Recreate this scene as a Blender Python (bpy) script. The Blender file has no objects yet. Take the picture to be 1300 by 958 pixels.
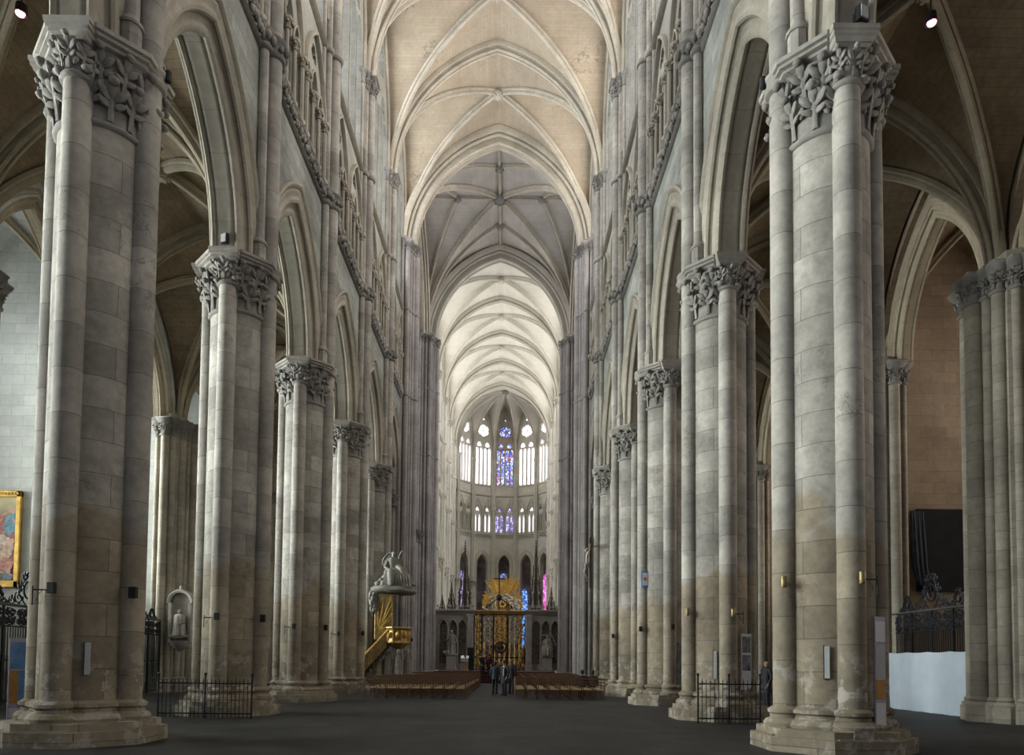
import bpy, math, random
from mathutils import Vector, Matrix, geometry
rnd = random.Random(7)
PI = math.pi
C = bpy.context.scene.collection
scene = bpy.context.scene

# ------------------------------------------------------------------ mesh builder
class MB:
    def __init__(self):
        self.v = []; self.f = []; self.uv = {}; self.mi = {}; self.cur = 0
    def add(self, verts, faces, uvs=None):
        o = len(self.v); self.v.extend([tuple(p) for p in verts])
        for k, fc in enumerate(faces):
            if uvs is not None: self.uv[len(self.f)] = uvs[k]
            if self.cur: self.mi[len(self.f)] = self.cur
            self.f.append(tuple(o + i for i in fc))
        return self
    def box(self, x0, x1, y0, y1, z0, z1):
        v = [(x0,y0,z0),(x1,y0,z0),(x1,y1,z0),(x0,y1,z0),(x0,y0,z1),(x1,y0,z1),(x1,y1,z1),(x0,y1,z1)]
        return self.add(v, [(0,3,2,1),(4,5,6,7),(0,1,5,4),(1,2,6,5),(2,3,7,6),(3,0,4,7)])
    def bbox(self, x0, x1, y0, y1, z0, z1, c=.01):
        """box with chamfered vertical and top edges"""
        loops = []
        for z, i in ((z0, 0), (z1-c, 0), (z1, c)):
            a0, a1, b0, b1 = x0+i, x1-i, y0+i, y1-i
            loops.append([(a0+c,b0,z),(a1-c,b0,z),(a1,b0+c,z),(a1,b1-c,z),(a1-c,b1,z),(a0+c,b1,z),(a0,b1-c,z),(a0,b0+c,z)])
        return self.loft(loops, caps=True)
    def loft(self, loops, caps=True, closed=True):
        n = len(loops[0]); v = [p for l in loops for p in l]; f = []
        for i in range(len(loops)-1):
            for j in range(n if closed else n-1):
                k = (j+1) % n
                f.append((i*n+j, i*n+k, (i+1)*n+k, (i+1)*n+j))
        if caps and closed:
            f.append(tuple(range(n-1, -1, -1))); f.append(tuple((len(loops)-1)*n + j for j in range(n)))
        return self.add(v, f)
    def lathe(self, prof, n=16, cx=0, cy=0, a0=0, a1=2*PI, caps=True, rot=0):
        full = abs(a1-a0-2*PI) < 1e-6
        m = n if full else n+1; r0 = max(p[0] for p in prof[:1]) or .1
        v = []; f = []; uv = []
        for r, z in prof:
            v += [(cx+r*math.cos(rot+a0+(a1-a0)*j/n), cy+r*math.sin(rot+a0+(a1-a0)*j/n), z) for j in range(m)]
        V = [0]
        for k in range(1, len(prof)): V.append(V[-1] + math.hypot(prof[k][0]-prof[k-1][0], prof[k][1]-prof[k-1][1]))
        V = [prof[0][1] + q for q in V]
        for i in range(len(prof)-1):
            for j in range(n if full else n):
                k = (j+1) % m if full else j+1
                f.append((i*m+j, i*m+k, (i+1)*m+k, (i+1)*m+j)); u0 = (a1-a0)*j/n*r0; u1 = (a1-a0)*(j+1)/n*r0
                uv.append([(u0,V[i]),(u1,V[i]),(u1,V[i+1]),(u0,V[i+1])])
        if caps and full:
            c0 = tuple(range(m-1,-1,-1)); c1 = tuple((len(prof)-1)*m+j for j in range(m))
            f += [c0, c1]; uv += [[(v[q][0],v[q][1]) for q in c0], [(v[q][0],v[q][1]) for q in c1]]
        return self.add(v, f, uv)
    def prism(self, poly, z0, z1):
        return self.loft([[(x,y,z0) for x,y in poly], [(x,y,z1) for x,y in poly]])
    def tube(self, pts, rad, n=8, flat=1.0, up=None, caps=True):
        pts = [Vector(p) for p in pts]; m = len(pts)
        if not hasattr(rad, '__len__'): rad = [rad]*m
        T = []
        for i in range(m):
            a = pts[max(0,i-1)]; b = pts[min(m-1,i+1)]
            t = (b-a); T.append(t.normalized() if t.length > 1e-9 else Vector((0,0,1)))
        ref = Vector(up) if up is not None else (Vector((0,0,1)) if abs(T[0].z) < .9 else Vector((1,0,0)))
        N = (ref - T[0]*ref.dot(T[0])).normalized()
        loops = []
        for i in range(m):
            N = (N - T[i]*N.dot(T[i]))
            if N.length < 1e-6: N = T[i].orthogonal()
            N.normalize(); B = T[i].cross(N)
            loops.append([tuple(pts[i] + (N*math.cos(2*PI*j/n)*flat + B*math.sin(2*PI*j/n))*rad[i]) for j in range(n)])
        return self.loft(loops, caps=caps)
    def blob(self, c, r, n=6, m=4, sx=1, sy=1, sz=1, R=None):
        v = []; f = []
        for i in range(m+1):
            t = PI*i/m
            for j in range(n):
                p = Vector((r*sx*math.sin(t)*math.cos(2*PI*j/n), r*sy*math.sin(t)*math.sin(2*PI*j/n), r*sz*math.cos(t)))
                if R is not None: p = R @ p
                v.append((c[0]+p.x, c[1]+p.y, c[2]+p.z))
        for i in range(m):
            for j in range(n):
                k = (j+1) % n
                f.append((i*n+j, (i+1)*n+j, (i+1)*n+k, i*n+k))
        return self.add(v, f)
    def plate(self, loops, thick, mapf, back=True):
        """2D loops (first outer, then holes) -> solid plate; mapf(u,z,w)"""
        vl = [[Vector((p[0], p[1], 0)) for p in l] for l in loops]
        tris = geometry.tessellate_polygon(vl)
        flat = [p for l in loops for p in l]; n = len(flat); h = thick/2
        v = [mapf(p[0], p[1], -h) for p in flat] + [mapf(p[0], p[1], h) for p in flat]
        f = [tuple(t) for t in tris]
        if back: f += [tuple(n+i for i in reversed(t)) for t in tris]
        o = 0
        for l in loops:
            k = len(l)
            for i in range(k):
                j = (i+1) % k
                f.append((o+i, o+j, n+o+j, n+o+i))
            o += k
        return self.add(v, f)
    def arch(self, prof, s, rise, z0, mapf, n=14, leg=0, closed=False):
        """sweep profile [(r,w)] round a pointed arch of half span s; r grows outward"""
        c = (rise*rise - s*s)/(2*s); R = s + c; loops = []
        def col(side, k):
            out = []
            for r, w in prof:
                Rr = R + r; th = math.acos(max(-1, min(1, c/Rr)))*k
                out.append(mapf(side*(Rr*math.cos(th)-c), z0 + Rr*math.sin(th), w))
            return out
        if leg: loops.append([mapf(-(s+r), z0-leg, w) for r, w in prof])
        for i in range(n+1): loops.append(col(-1, i/n))
        for i in range(n-1, -1, -1): loops.append(col(1, i/n))
        if leg: loops.append([mapf((s+r), z0-leg, w) for r, w in prof])
        return self.loft(loops, caps=closed, closed=closed)
    def sweep(self, prof, pts, ups, closed=True, side=None):
        """profile [(n,b)]; n along up, b along T x up"""
        loops = []; m = len(pts); pts = [Vector(p) for p in pts]
        for i in range(m):
            t = (pts[min(m-1,i+1)] - pts[max(0,i-1)]).normalized()
            if side is not None: b = Vector(side); u = b.cross(t); u = u if u.dot(Vector(ups[i])) > 0 else -u
            else:
                u = Vector(ups[i]); u = (u - t*u.dot(t)).normalized(); b = t.cross(u)
            loops.append([tuple(pts[i] + u*a + b*q) for a, q in prof])
        return self.loft(loops, caps=closed, closed=closed)
    def xform(self, M, start=0):
        self.v = self.v[:start] + [tuple(M @ Vector(p)) for p in self.v[start:]]
        return self
    def build(self, name, mat, parent=None, smooth=30, loc=(0,0,0), rot=None, kind=None):
        me = bpy.data.meshes.new(name)
        me.from_pydata(self.v, [], self.f)
        mats = mat if isinstance(mat, (list, tuple)) else [mat]
        for m in mats: me.materials.append(m)
        if self.mi:
            for k, i in self.mi.items(): me.polygons[k].material_index = i
        ul = me.uv_layers.new(name='UVMap').data
        V = me.vertices
        for p in me.polygons:
            cu = self.uv.get(p.index)
            if cu is not None:
                for li, q in zip(p.loop_indices, cu): ul[li].uv = q
                continue
            nx, ny, nz = abs(p.normal.x), abs(p.normal.y), abs(p.normal.z)
            for li in p.loop_indices:
                co = V[me.loops[li].vertex_index].co
                if nz > .75: ul[li].uv = (co.x, co.y)
                elif nx > ny: ul[li].uv = (co.y, co.z)
                else: ul[li].uv = (co.x, co.z)
        if smooth:
            me.polygons.foreach_set('use_smooth', [True]*len(me.polygons))
            me.set_sharp_from_angle(angle=math.radians(smooth))
        me.update()
        o = bpy.data.objects.new(name, me); C.objects.link(o); o.location = loc
        if rot is not None: o.rotation_euler = rot
        if parent is not None: o.parent = parent
        if kind: o['kind'] = kind
        return o

def tag(o, label=None, cat=None, group=None, kind=None):
    if label: o['label'] = label
    if cat: o['category'] = cat
    if group: o['group'] = group
    if kind: o['kind'] = kind
    return o
def empty(name, loc=(0,0,0), rz=0, label=None, cat=None, group=None, kind=None):
    o = bpy.data.objects.new(name, None); C.objects.link(o)
    o.location = loc; o.rotation_euler = (0,0,rz); o.empty_display_size = .2
    return tag(o, label, cat, group, kind)
def copy_tree(o, parent=None):
    c = o.copy(); C.objects.link(c)
    if parent is not None: c.parent = parent
    for ch in list(o.children): copy_tree(ch, c)
    return c
def arc_loop(cx, zb, zs, s, rise, n=8):
    """closed loop of a pointed opening"""
    c = (rise*rise - s*s)/(2*s); R = s+c; T = math.acos(c/R)
    L = [(cx-s, zb), (cx+s, zb)]
    for i in range(n+1):
        th = T*i/n; L.append((cx + R*math.cos(th)-c, zs + R*math.sin(th)))
    for i in range(n-1, -1, -1):
        th = T*i/n; L.append((cx - (R*math.cos(th)-c), zs + R*math.sin(th)))
    return L
def foil_loop(cx, cz, r, k=3, dip=.45, n=None, ph=PI/2):
    n = n or k*8
    L = []
    for i in range(n):
        a = 2*PI*i/n
        q = r*(1-dip + dip*abs(math.cos(k*a/2))**.6)
        L.append((cx+q*math.cos(a+ph), cz+q*math.sin(a+ph)))
    return L
def circ_loop(cx, cz, r, n=16):
    return [(cx+r*math.cos(2*PI*i/n), cz+r*math.sin(2*PI*i/n)) for i in range(n)]
def spiral(cx, cz, r0, r1, a0, turns, n=18):
    return [(cx + (r0+(r1-r0)*i/n)*math.cos(a0+2*PI*turns*i/n), cz + (r0+(r1-r0)*i/n)*math.sin(a0+2*PI*turns*i/n)) for i in range(n+1)]

# ------------------------------------------------------------------ materials
def new_mat(name):
    m = bpy.data.materials.new(name); m.use_nodes = True
    nt = m.node_tree; nt.nodes.clear()
    out = nt.nodes.new('ShaderNodeOutputMaterial'); b = nt.nodes.new('ShaderNodeBsdfPrincipled')
    nt.links.new(b.outputs[0], out.inputs[0])
    return m, nt, b
def s2l(c):
    return tuple(((x/255+.055)/1.055)**2.4 if x/255 > .04045 else x/255/12.92 for x in c)
def c4(c): return (c[0], c[1], c[2], 1)
def mixc(nt, mode='MIX'):
    n = nt.nodes.new('ShaderNodeMix'); n.data_type = 'RGBA'; n.blend_type = mode; return n
def noise(nt, vec, scale, detail=4, rough=.55):
    n = nt.nodes.new('ShaderNodeTexNoise'); n.inputs['Scale'].default_value = scale
    n.inputs['Detail'].default_value = detail; n.inputs['Roughness'].default_value = rough
    nt.links.new(vec, n.inputs['Vector']); return n
def ramp(nt, src, p0, p1, c0, c1):
    r = nt.nodes.new('ShaderNodeValToRGB'); e = r.color_ramp.elements
    e[0].position = p0; e[1].position = p1; e[0].color = c4(c0); e[1].color = c4(c1)
    nt.links.new(src, r.inputs[0]); return r
def stone(name, col, var=.12, bw=.9, bh=.45, mortar=.55, msize=.012, stain=None, stain_amt=.5, low=None, rough=.88, bump=.35, rand=True, nscale=.5, dirt=.25, cracks=0):
    m, nt, b = new_mat(name); L = nt.links
    tc = nt.nodes.new('ShaderNodeTexCoord'); geo = nt.nodes.new('ShaderNodeNewGeometry'); oi = nt.nodes.new('ShaderNodeObjectInfo')
    vec = tc.outputs['UV']
    if rand:
        mul = nt.nodes.new('ShaderNodeMath'); mul.operation = 'MULTIPLY'; mul.inputs[1].default_value = 13.7
        L.new(oi.outputs['Random'], mul.inputs[0])
        add = nt.nodes.new('ShaderNodeVectorMath'); add.operation = 'ADD'
        L.new(vec, add.inputs[0]); L.new(mul.outputs[0], add.inputs[1]); vec = add.outputs[0]
    # slightly wavering joints
    nz0 = noise(nt, vec, 1.3, 2); wv = nt.nodes.new('ShaderNodeVectorMath'); wv.operation = 'MULTIPLY_ADD'
    L.new(nz0.outputs['Color'], wv.inputs[0]); wv.inputs[1].default_value = (.05,.05,0); L.new(vec, wv.inputs[2])
    br = nt.nodes.new('ShaderNodeTexBrick'); L.new(wv.outputs[0], br.inputs['Vector'])
    br.inputs['Scale'].default_value = 1; br.inputs['Brick Width'].default_value = bw; br.inputs['Row Height'].default_value = bh
    br.inputs['Mortar Size'].default_value = msize; br.inputs['Mortar Smooth'].default_value = .3; br.inputs['Bias'].default_value = 0
    c = Vector(col)
    br.inputs['Color1'].default_value = c4(c*(1-var)); br.inputs['Color2'].default_value = c4(c*(1+var)); br.inputs['Mortar'].default_value = c4(c*mortar)
    pos = geo.outputs['Position']
    n1 = noise(nt, pos, nscale, 5, .6); n2 = noise(nt, pos, 5.5, 6, .65)
    r1 = ramp(nt, n1.outputs['Fac'], .35, .7, (1-dirt*1.3,)*3, (1+dirt*.6,)*3)
    r2 = ramp(nt, n2.outputs['Fac'], .3, .7, (1-dirt*.8,)*3, (1+dirt*.3,)*3)
    m1 = mixc(nt, 'MULTIPLY'); m1.inputs[0].default_value = 1; L.new(br.outputs['Color'], m1.inputs[6]); L.new(r1.outputs[0], m1.inputs[7])
    m2 = mixc(nt, 'MULTIPLY'); m2.inputs[0].default_value = 1; L.new(m1.outputs[2], m2.inputs[6]); L.new(r2.outputs[0], m2.inputs[7])
    last = m2.outputs[2]
    if stain is not None:
        n3 = noise(nt, pos, .9, 6, .7); r3 = ramp(nt, n3.outputs['Fac'], .5, .68, (0,0,0), (stain_amt,)*3)
        m3 = mixc(nt); L.new(r3.outputs[0], m3.inputs[0]); L.new(last, m3.inputs[6]); m3.inputs[7].default_value = c4(stain); last = m3.outputs[2]
    if cracks:
        nk = noise(nt, pos, .55 if cracks == 1.0 else 1.6, 9, .62); ab = nt.nodes.new('ShaderNodeMath'); ab.operation = 'COMPARE'; ab.inputs[1].default_value = .5; ab.inputs[2].default_value = .006
        L.new(nk.outputs['Fac'], ab.inputs[0]); nm = noise(nt, pos, .16 if cracks == 1.0 else .45, 3); rm = ramp(nt, nm.outputs['Fac'], .53, .6, (0,0,0), (.75,.75,.75))
        mk = nt.nodes.new('ShaderNodeMath'); mk.operation = 'MULTIPLY'; L.new(ab.outputs[0], mk.inputs[0]); L.new(rm.outputs[0], mk.inputs[1])
        m5 = mixc(nt); L.new(mk.outputs[0], m5.inputs[0]); L.new(last, m5.inputs[6]); m5.inputs[7].default_value = c4(c*.3); last = m5.outputs[2]
    if low is not None:
        lc, lz, amt = low
        sp = nt.nodes.new('ShaderNodeSeparateXYZ'); L.new(pos, sp.inputs[0])
        n4 = noise(nt, pos, .8, 4); ad = nt.nodes.new('ShaderNodeMath'); ad.operation = 'MULTIPLY_ADD'
        L.new(n4.outputs['Fac'], ad.inputs[0]); ad.inputs[1].default_value = -3.0; L.new(sp.outputs['Z'], ad.inputs[2])
        mr = nt.nodes.new('ShaderNodeMapRange'); mr.inputs[1].default_value = lz-1.5; mr.inputs[2].default_value = lz-1.2
        mr.inputs[3].default_value = amt; mr.inputs[4].default_value = 0; L.new(ad.outputs[0], mr.inputs[0])
        m4 = mixc(nt, 'MULTIPLY'); L.new(mr.outputs[0], m4.inputs[0]); L.new(last, m4.inputs[6]); m4.inputs[7].default_value = c4(lc); last = m4.outputs[2]
        # pale scaled patches of worn plaster on the lowest courses
        n6 = noise(nt, pos, 2.2, 8, .7); r6 = ramp(nt, n6.outputs['Fac'], .53, .58, (0,0,0), (.6,.6,.6))
        mz = nt.nodes.new('ShaderNodeMapRange'); mz.inputs[1].default_value = 1.3; mz.inputs[2].default_value = 2.1; mz.inputs[3].default_value = 1; mz.inputs[4].default_value = 0; L.new(sp.outputs['Z'], mz.inputs[0])
        mm = nt.nodes.new('ShaderNodeMath'); mm.operation = 'MULTIPLY'; L.new(r6.outputs[0], mm.inputs[0]); L.new(mz.outputs[0], mm.inputs[1])
        m6 = mixc(nt); L.new(mm.outputs[0], m6.inputs[0]); L.new(last, m6.inputs[6]); m6.inputs[7].default_value = c4(c*1.25); last = m6.outputs[2]
    L.new(last, b.inputs['Base Color']); b.inputs['Roughness'].default_value = rough
    b.inputs['Specular IOR Level'].default_value = .25
    if bump:
        ma = nt.nodes.new('ShaderNodeMath'); ma.operation = 'MULTIPLY_ADD'; L.new(n2.outputs['Fac'], ma.inputs[0]); ma.inputs[1].default_value = .6
        sb = nt.nodes.new('ShaderNodeMath'); sb.operation = 'MULTIPLY'; sb.inputs[1].default_value = -.8; L.new(br.outputs['Fac'], sb.inputs[0]); L.new(sb.outputs[0], ma.inputs[2])
        bp = nt.nodes.new('ShaderNodeBump'); bp.inputs['Strength'].default_value = bump; bp.inputs['Distance'].default_value = .03
        L.new(ma.outputs[0], bp.inputs['Height']); L.new(bp.outputs[0], b.inputs['Normal'])
    return m
def plain(name, col, rough=.7, metal=0, var=.15, scale=6, bump=0, spec=.4):
    m, nt, b = new_mat(name); L = nt.links
    geo = nt.nodes.new('ShaderNodeTexCoord')
    n = noise(nt, geo.outputs['Object'], scale, 4)
    c = Vector(col); r = ramp(nt, n.outputs['Fac'], .3, .7, tuple(c*(1-var)), tuple(c*(1+var)))
    L.new(r.outputs[0], b.inputs['Base Color']); b.inputs['Roughness'].default_value = rough; b.inputs['Metallic'].default_value = metal
    b.inputs['Specular IOR Level'].default_value = spec
    if bump:
        bp = nt.nodes.new('ShaderNodeBump'); bp.inputs['Strength'].default_value = bump; bp.inputs['Distance'].default_value = .02
        L.new(n.outputs['Fac'], bp.inputs['Height']); L.new(bp.outputs[0], b.inputs['Normal'])
    return m
def glass(name, col, strength, lead=(.18,.28), dark=.35):
    """lit leaded window"""
    m, nt, b = new_mat(name); L = nt.links
    tc = nt.nodes.new('ShaderNodeTexCoord')
    br = nt.nodes.new('ShaderNodeTexBrick'); L.new(tc.outputs['UV'], br.inputs['Vector']); br.offset = 0
    br.inputs['Scale'].default_value = 1; br.inputs['Brick Width'].default_value = lead[0]; br.inputs['Row Height'].default_value = lead[1]
    br.inputs['Mortar Size'].default_value = .012
    c = Vector(col); br.inputs['Color1'].default_value = c4(c*.85); br.inputs['Color2'].default_value = c4(c); br.inputs['Mortar'].default_value = c4(c*dark)
    b.inputs['Base Color'].default_value = (.2,.2,.22,1); b.inputs['Roughness'].default_value = .3
    L.new(br.outputs['Color'], b.inputs['Emission Color']); b.inputs['Emission Strength'].default_value = strength
    return m
def stained(name, cols, strength, scale=5.0):
    m, nt, b = new_mat(name); L = nt.links
    tc = nt.nodes.new('ShaderNodeTexCoord')
    mp = nt.nodes.new('ShaderNodeMapping'); mp.inputs['Scale'].default_value = (1,.8,1); L.new(tc.outputs['UV'], mp.inputs[0])
    v = nt.nodes.new('ShaderNodeTexVoronoi'); v.inputs['Scale'].default_value = scale; L.new(mp.outputs[0], v.inputs['Vector'])
    sp = nt.nodes.new('ShaderNodeSeparateColor'); L.new(v.outputs['Color'], sp.inputs[0])
    r = nt.nodes.new('ShaderNodeValToRGB'); r.color_ramp.interpolation = 'CONSTANT'
    e = r.color_ramp.elements
    while len(e) < len(cols): e.new(.5)
    for i, c in enumerate(cols): e[i].position = i/len(cols); e[i].color = c4(c)
    L.new(sp.outputs[0], r.inputs[0])
    ve = nt.nodes.new('ShaderNodeTexVoronoi'); ve.feature = 'DISTANCE_TO_EDGE'; ve.inputs['Scale'].default_value = scale; L.new(mp.outputs[0], ve.inputs['Vector'])
    rr = ramp(nt, ve.outputs['Distance'], .02, .07, (0,0,0), (1,1,1))
    mm = mixc(nt, 'MULTIPLY'); mm.inputs[0].default_value = 1; L.new(r.outputs[0], mm.inputs[6]); L.new(rr.outputs[0], mm.inputs[7])
    L.new(mm.outputs[2], b.inputs['Emission Color']); b.inputs['Emission Strength'].default_value = strength
    b.inputs['Base Color'].default_value = (.05,.05,.08,1)
    return m
def emit(name, col, strength):
    m, nt, b = new_mat(name); b.inputs['Emission Color'].default_value = c4(col); b.inputs['Emission Strength'].default_value = strength
    b.inputs['Base Color'].default_value = c4(col); return m

M = {}
M['pier'] = stone('pier_limestone', (.32,.297,.258), var=.2, bw=1.35, bh=.62, mortar=.5, msize=.0075, stain=(.135,.12,.105), stain_amt=.6, low=((.84,.75,.61), 4.2, .95), bump=.7, dirt=.27, cracks=.5)
M['shaft'] = stone('shaft_limestone', (.36,.334,.292), var=.17, bw=30, bh=.85, mortar=.5, msize=.008, stain=(.16,.145,.13), stain_amt=.55, low=((.87,.79,.66), 4.0, .95), bump=.6, dirt=.25, cracks=.5)
M['carved'] = stone('carved_limestone', (.25,.235,.21), var=.06, bw=9, bh=9, msize=0, stain=(.12,.11,.10), stain_amt=.5, bump=.4)
M['mould'] = stone('moulded_limestone', (.33,.298,.238), var=.08, bw=30, bh=.8, mortar=.7, msize=.008, stain=(.2,.18,.15), stain_amt=.35, bump=.3, dirt=.2)
M['wall'] = stone('ashlar_wall', (.285,.29,.255), var=.2, bw=1.15, bh=.42, mortar=.6, msize=.012, stain=(.2,.2,.185), stain_amt=.5, bump=.55, dirt=.3, rand=False)
M['upper'] = stone('upper_wall_stone', (.31,.30,.255), var=.08, bw=1.1, bh=.45, mortar=.7, msize=.01, stain=(.28,.27,.24), stain_amt=.35, bump=.3, dirt=.2, rand=False)
M['vault'] = stone('nave_vault_stone', (.40,.335,.25), var=.05, bw=3.0, bh=.22, mortar=.82, msize=.01, stain=(.31,.23,.155), stain_amt=.4, bump=.2, dirt=.16, rand=False, nscale=.25, cracks=1.0)
M['rib'] = stone('rib_stone', (.44,.395,.32), var=.06, bw=1.2, bh=.6, mortar=.75, msize=.008, bump=.25, dirt=.16, rand=False)
M['cross_vault'] = stone('crossing_vault_boards', (.40,.37,.33), var=.04, bw=8, bh=.2, mortar=.75, msize=.012, bump=.2, dirt=.12, rand=False)
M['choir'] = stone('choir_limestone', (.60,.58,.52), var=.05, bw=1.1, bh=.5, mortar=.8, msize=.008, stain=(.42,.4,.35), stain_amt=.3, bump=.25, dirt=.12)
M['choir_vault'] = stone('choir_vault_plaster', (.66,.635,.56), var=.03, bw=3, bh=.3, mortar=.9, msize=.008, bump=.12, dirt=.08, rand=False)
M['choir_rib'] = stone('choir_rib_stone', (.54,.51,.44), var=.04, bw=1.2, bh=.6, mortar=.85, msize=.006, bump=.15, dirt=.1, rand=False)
M['aisle_vault'] = stone('aisle_vault_stone', (.32,.245,.16), var=.08, bw=2.2, bh=.24, mortar=.75, msize=.012, stain=(.2,.15,.10), stain_amt=.6, bump=.3, dirt=.3, rand=False)
M['aisle_rib'] = stone('aisle_rib_stone', (.40,.345,.25), var=.06, bw=30, bh=.6, mortar=.75, msize=.008, bump=.25, dirt=.2)
M['respond'] = stone('respond_stone', (.33,.295,.235), var=.12, bw=30, bh=.55, mortar=.6, msize=.01, stain=(.2,.175,.14), stain_amt=.4, bump=.35, dirt=.25)
M['chapel'] = stone('whitewashed_chapel_wall', (.54,.55,.52), var=.07, bw=.95, bh=.42, mortar=.78, msize=.012, stain=(.48,.48,.44), stain_amt=.4, bump=.4, dirt=.14, rand=False)
M['chapel_warm'] = stone('ochre_chapel_wall', (.36,.28,.205), var=.09, bw=1.0, bh=.45, mortar=.75, msize=.012, stain=(.36,.265,.17), stain_amt=.4, bump=.35, dirt=.18, rand=False)
M['dark_stone'] = stone('passage_stone', (.11,.105,.095), var=.08, bw=1, bh=.5, bump=.2, rand=False)
M['floor'] = stone('worn_slate_floor', (.032,.031,.030), var=.3, bw=.62, bh=.62, mortar=.5, msize=.008, rough=.62, bump=.15, dirt=.35, rand=False)
M['screen'] = stone('screen_limestone', (.42,.39,.35), var=.05, bw=9, bh=.8, mortar=.7, msize=.006, stain=(.28,.25,.22), stain_amt=.4, bump=.25, dirt=.18)
M['lattice'] = stone('niche_back_stone', (.30,.27,.235), var=.25, bw=.24, bh=.24, mortar=.45, msize=.03, bump=.4, dirt=.2)
M['statue'] = stone('statue_stone', (.40,.375,.33), var=.02, bw=9, bh=9, msize=0, stain=(.2,.18,.15), stain_amt=.5, bump=.3)
M['angel'] = stone('weathered_statue_stone', (.24,.23,.20), var=.02, bw=9, bh=9, msize=0, stain=(.12,.11,.095), stain_amt=.5, bump=.3)
M['iron'] = plain('black_iron', (.018,.019,.022), .45, .6, .2)
M['steel'] = plain('worn_iron_rail', (.16,.16,.165), .4, .7, .2)
M['gold'] = plain('gilt', (.62,.39,.10), .38, .75, .3, 3)
M['gold_dull'] = plain('dull_gilt', (.36,.25,.10), .5, .6, .4, 5)
M['brass'] = plain('aged_brass', (.25,.19,.09), .45, .7, .25)
M['silver'] = plain('silvered_plaster', (.38,.36,.31), .5, .2, .3, 4)
M['marble'] = plain('red_brown_marble', (.085,.045,.03), .45, 0, .5, 3)
M['wood'] = plain('dark_oak', (.05,.034,.024), .6, 0, .3, 3)
M['chair_wood'] = plain('varnished_beech', (.13,.068,.036), .5, 0, .3, 4)
M['straw'] = plain('rush_straw', (.42,.31,.16), .8, 0, .25, 20)
M['light_wood'] = plain('pale_wood', (.28,.2,.12), .55, 0, .2, 4)
M['black'] = plain('matt_black', (.012,.012,.013), .75, 0, .2)
M['white_cloth'] = plain('white_cloth', (.40,.455,.50), .9, 0, .06, 2)
M['black_cloth'] = plain('black_cloth', (.010,.010,.012), .95, 0, .3, 2)
M['blue_cloth'] = plain('dark_blue_grey_cloth', (.035,.042,.055), .9, 0, .3, 3)
M['carpet'] = plain('dark_red_carpet', (.055,.018,.014), .95, 0, .3, 8)
M['paper'] = plain('white_paper', (.6,.6,.6), .8, 0, .04)
M['grey_panel'] = plain('pale_grey_panel', (.38,.39,.38), .7, 0, .08)
M['lilac'] = plain('lilac_board', (.36,.33,.46), .7, 0, .06)
M['orange'] = plain('ochre_print', (.38,.19,.05), .7, 0, .25, 3)
M['skin'] = plain('skin', (.45,.27,.19), .6, 0, .1)
M['win_n'] = glass('nave_glass_north', (.80,.88,1.0), 2.6)
M['win_s'] = glass('nave_glass_south', (.92,.92,1.0), 2.4)
M['win_ch'] = glass('choir_glass', (.97,.96,1.0), 2.2)
M['win_apse'] = glass('apse_pale_glass', (.95,.92,1.0), 3.4, lead=(.5,.32), dark=.55)
M['win_chapel_n'] = glass('north_chapel_glass', (.88,.96,1.0), 6)
M['win_chapel_s'] = glass('south_chapel_glass', (1.0,.93,.84), 4)
M['win_choir_fill'] = glass('choir_aisle_fill_glass', (1.0,.97,.93), 7)  # glow of unseen windows added to brighten the lower choir
M['win_tr'] = glass('transept_fill_glass', (.95,.95,1.0), 8)  # glow of unseen windows added to light the crossing
M['win_tri'] = glass('triforium_glass', (.95,.93,1.0), 1.3, lead=(.3,.3))
M['blue_glass'] = stained('blue_stained_glass', [(.05,.07,.5),(.16,.2,.75),(.6,.65,.95),(.03,.04,.3),(.75,.6,.25),(.2,.25,.8),(.4,.08,.1),(.5,.55,.9),(.1,.25,.3)], 1.5, 5.0)
M['pink_glass'] = stained('pink_stained_glass', [(.7,.12,.35),(.5,.05,.3),(.8,.3,.55),(.3,.05,.4)], 1.6, 4.5)
M['azure_glass'] = stained('azure_stained_glass', [(.05,.2,.7),(.1,.35,.85),(.4,.55,.9),(.03,.1,.4)], 1.0, 4.5)
M['violet_glass'] = stained('violet_stained_glass', [(.35,.3,.6),(.6,.55,.8),(.15,.12,.35),(.2,.18,.4)], 1.2, 4.5)
# ------------------------------------------------------------------ dimensions (metres, camera at y = 0, nave axis x = 0)
W2 = 7.325                      # arcade axis
BAY = 7.2
ST = [13.78 + BAY*i for i in range(-2, 6)]      # -0.62 .. 49.78, nave stations
CW, CE = 49.78, 64.3            # crossing piers
CB = 7.5
CST = [CE + CB*i for i in range(5)]             # 64.3 .. 94.3
APY, APR, APX = 96.8, 7.6, .42
AX = 16.0                       # aisle wall
CHX = 21.6                      # chapel outer wall
ZC = 13.5                       # arcade capital top
ZF0, ZF1 = 20.1, 20.75          # foliage string
ZU = 26.5                       # clerestory string
ZV = 31.85                      # vault springing
RISE = 8.75
FACE = 6.72                     # nave wall face
A = 6.75

def prof_f(a, rise):
    c = (rise*rise - a*a)/(2*a); R = a + c
    def f(u):
        return math.sqrt(max(0, R*R - (c + abs(u)*a)**2))
    def arc(u):                                  # arc length from the crown
        t0 = math.asin(min(1, c/R)); t1 = math.asin(min(1, (c+abs(u)*a)/R)); return R*(t1-t0)
    return f, arc

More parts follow.
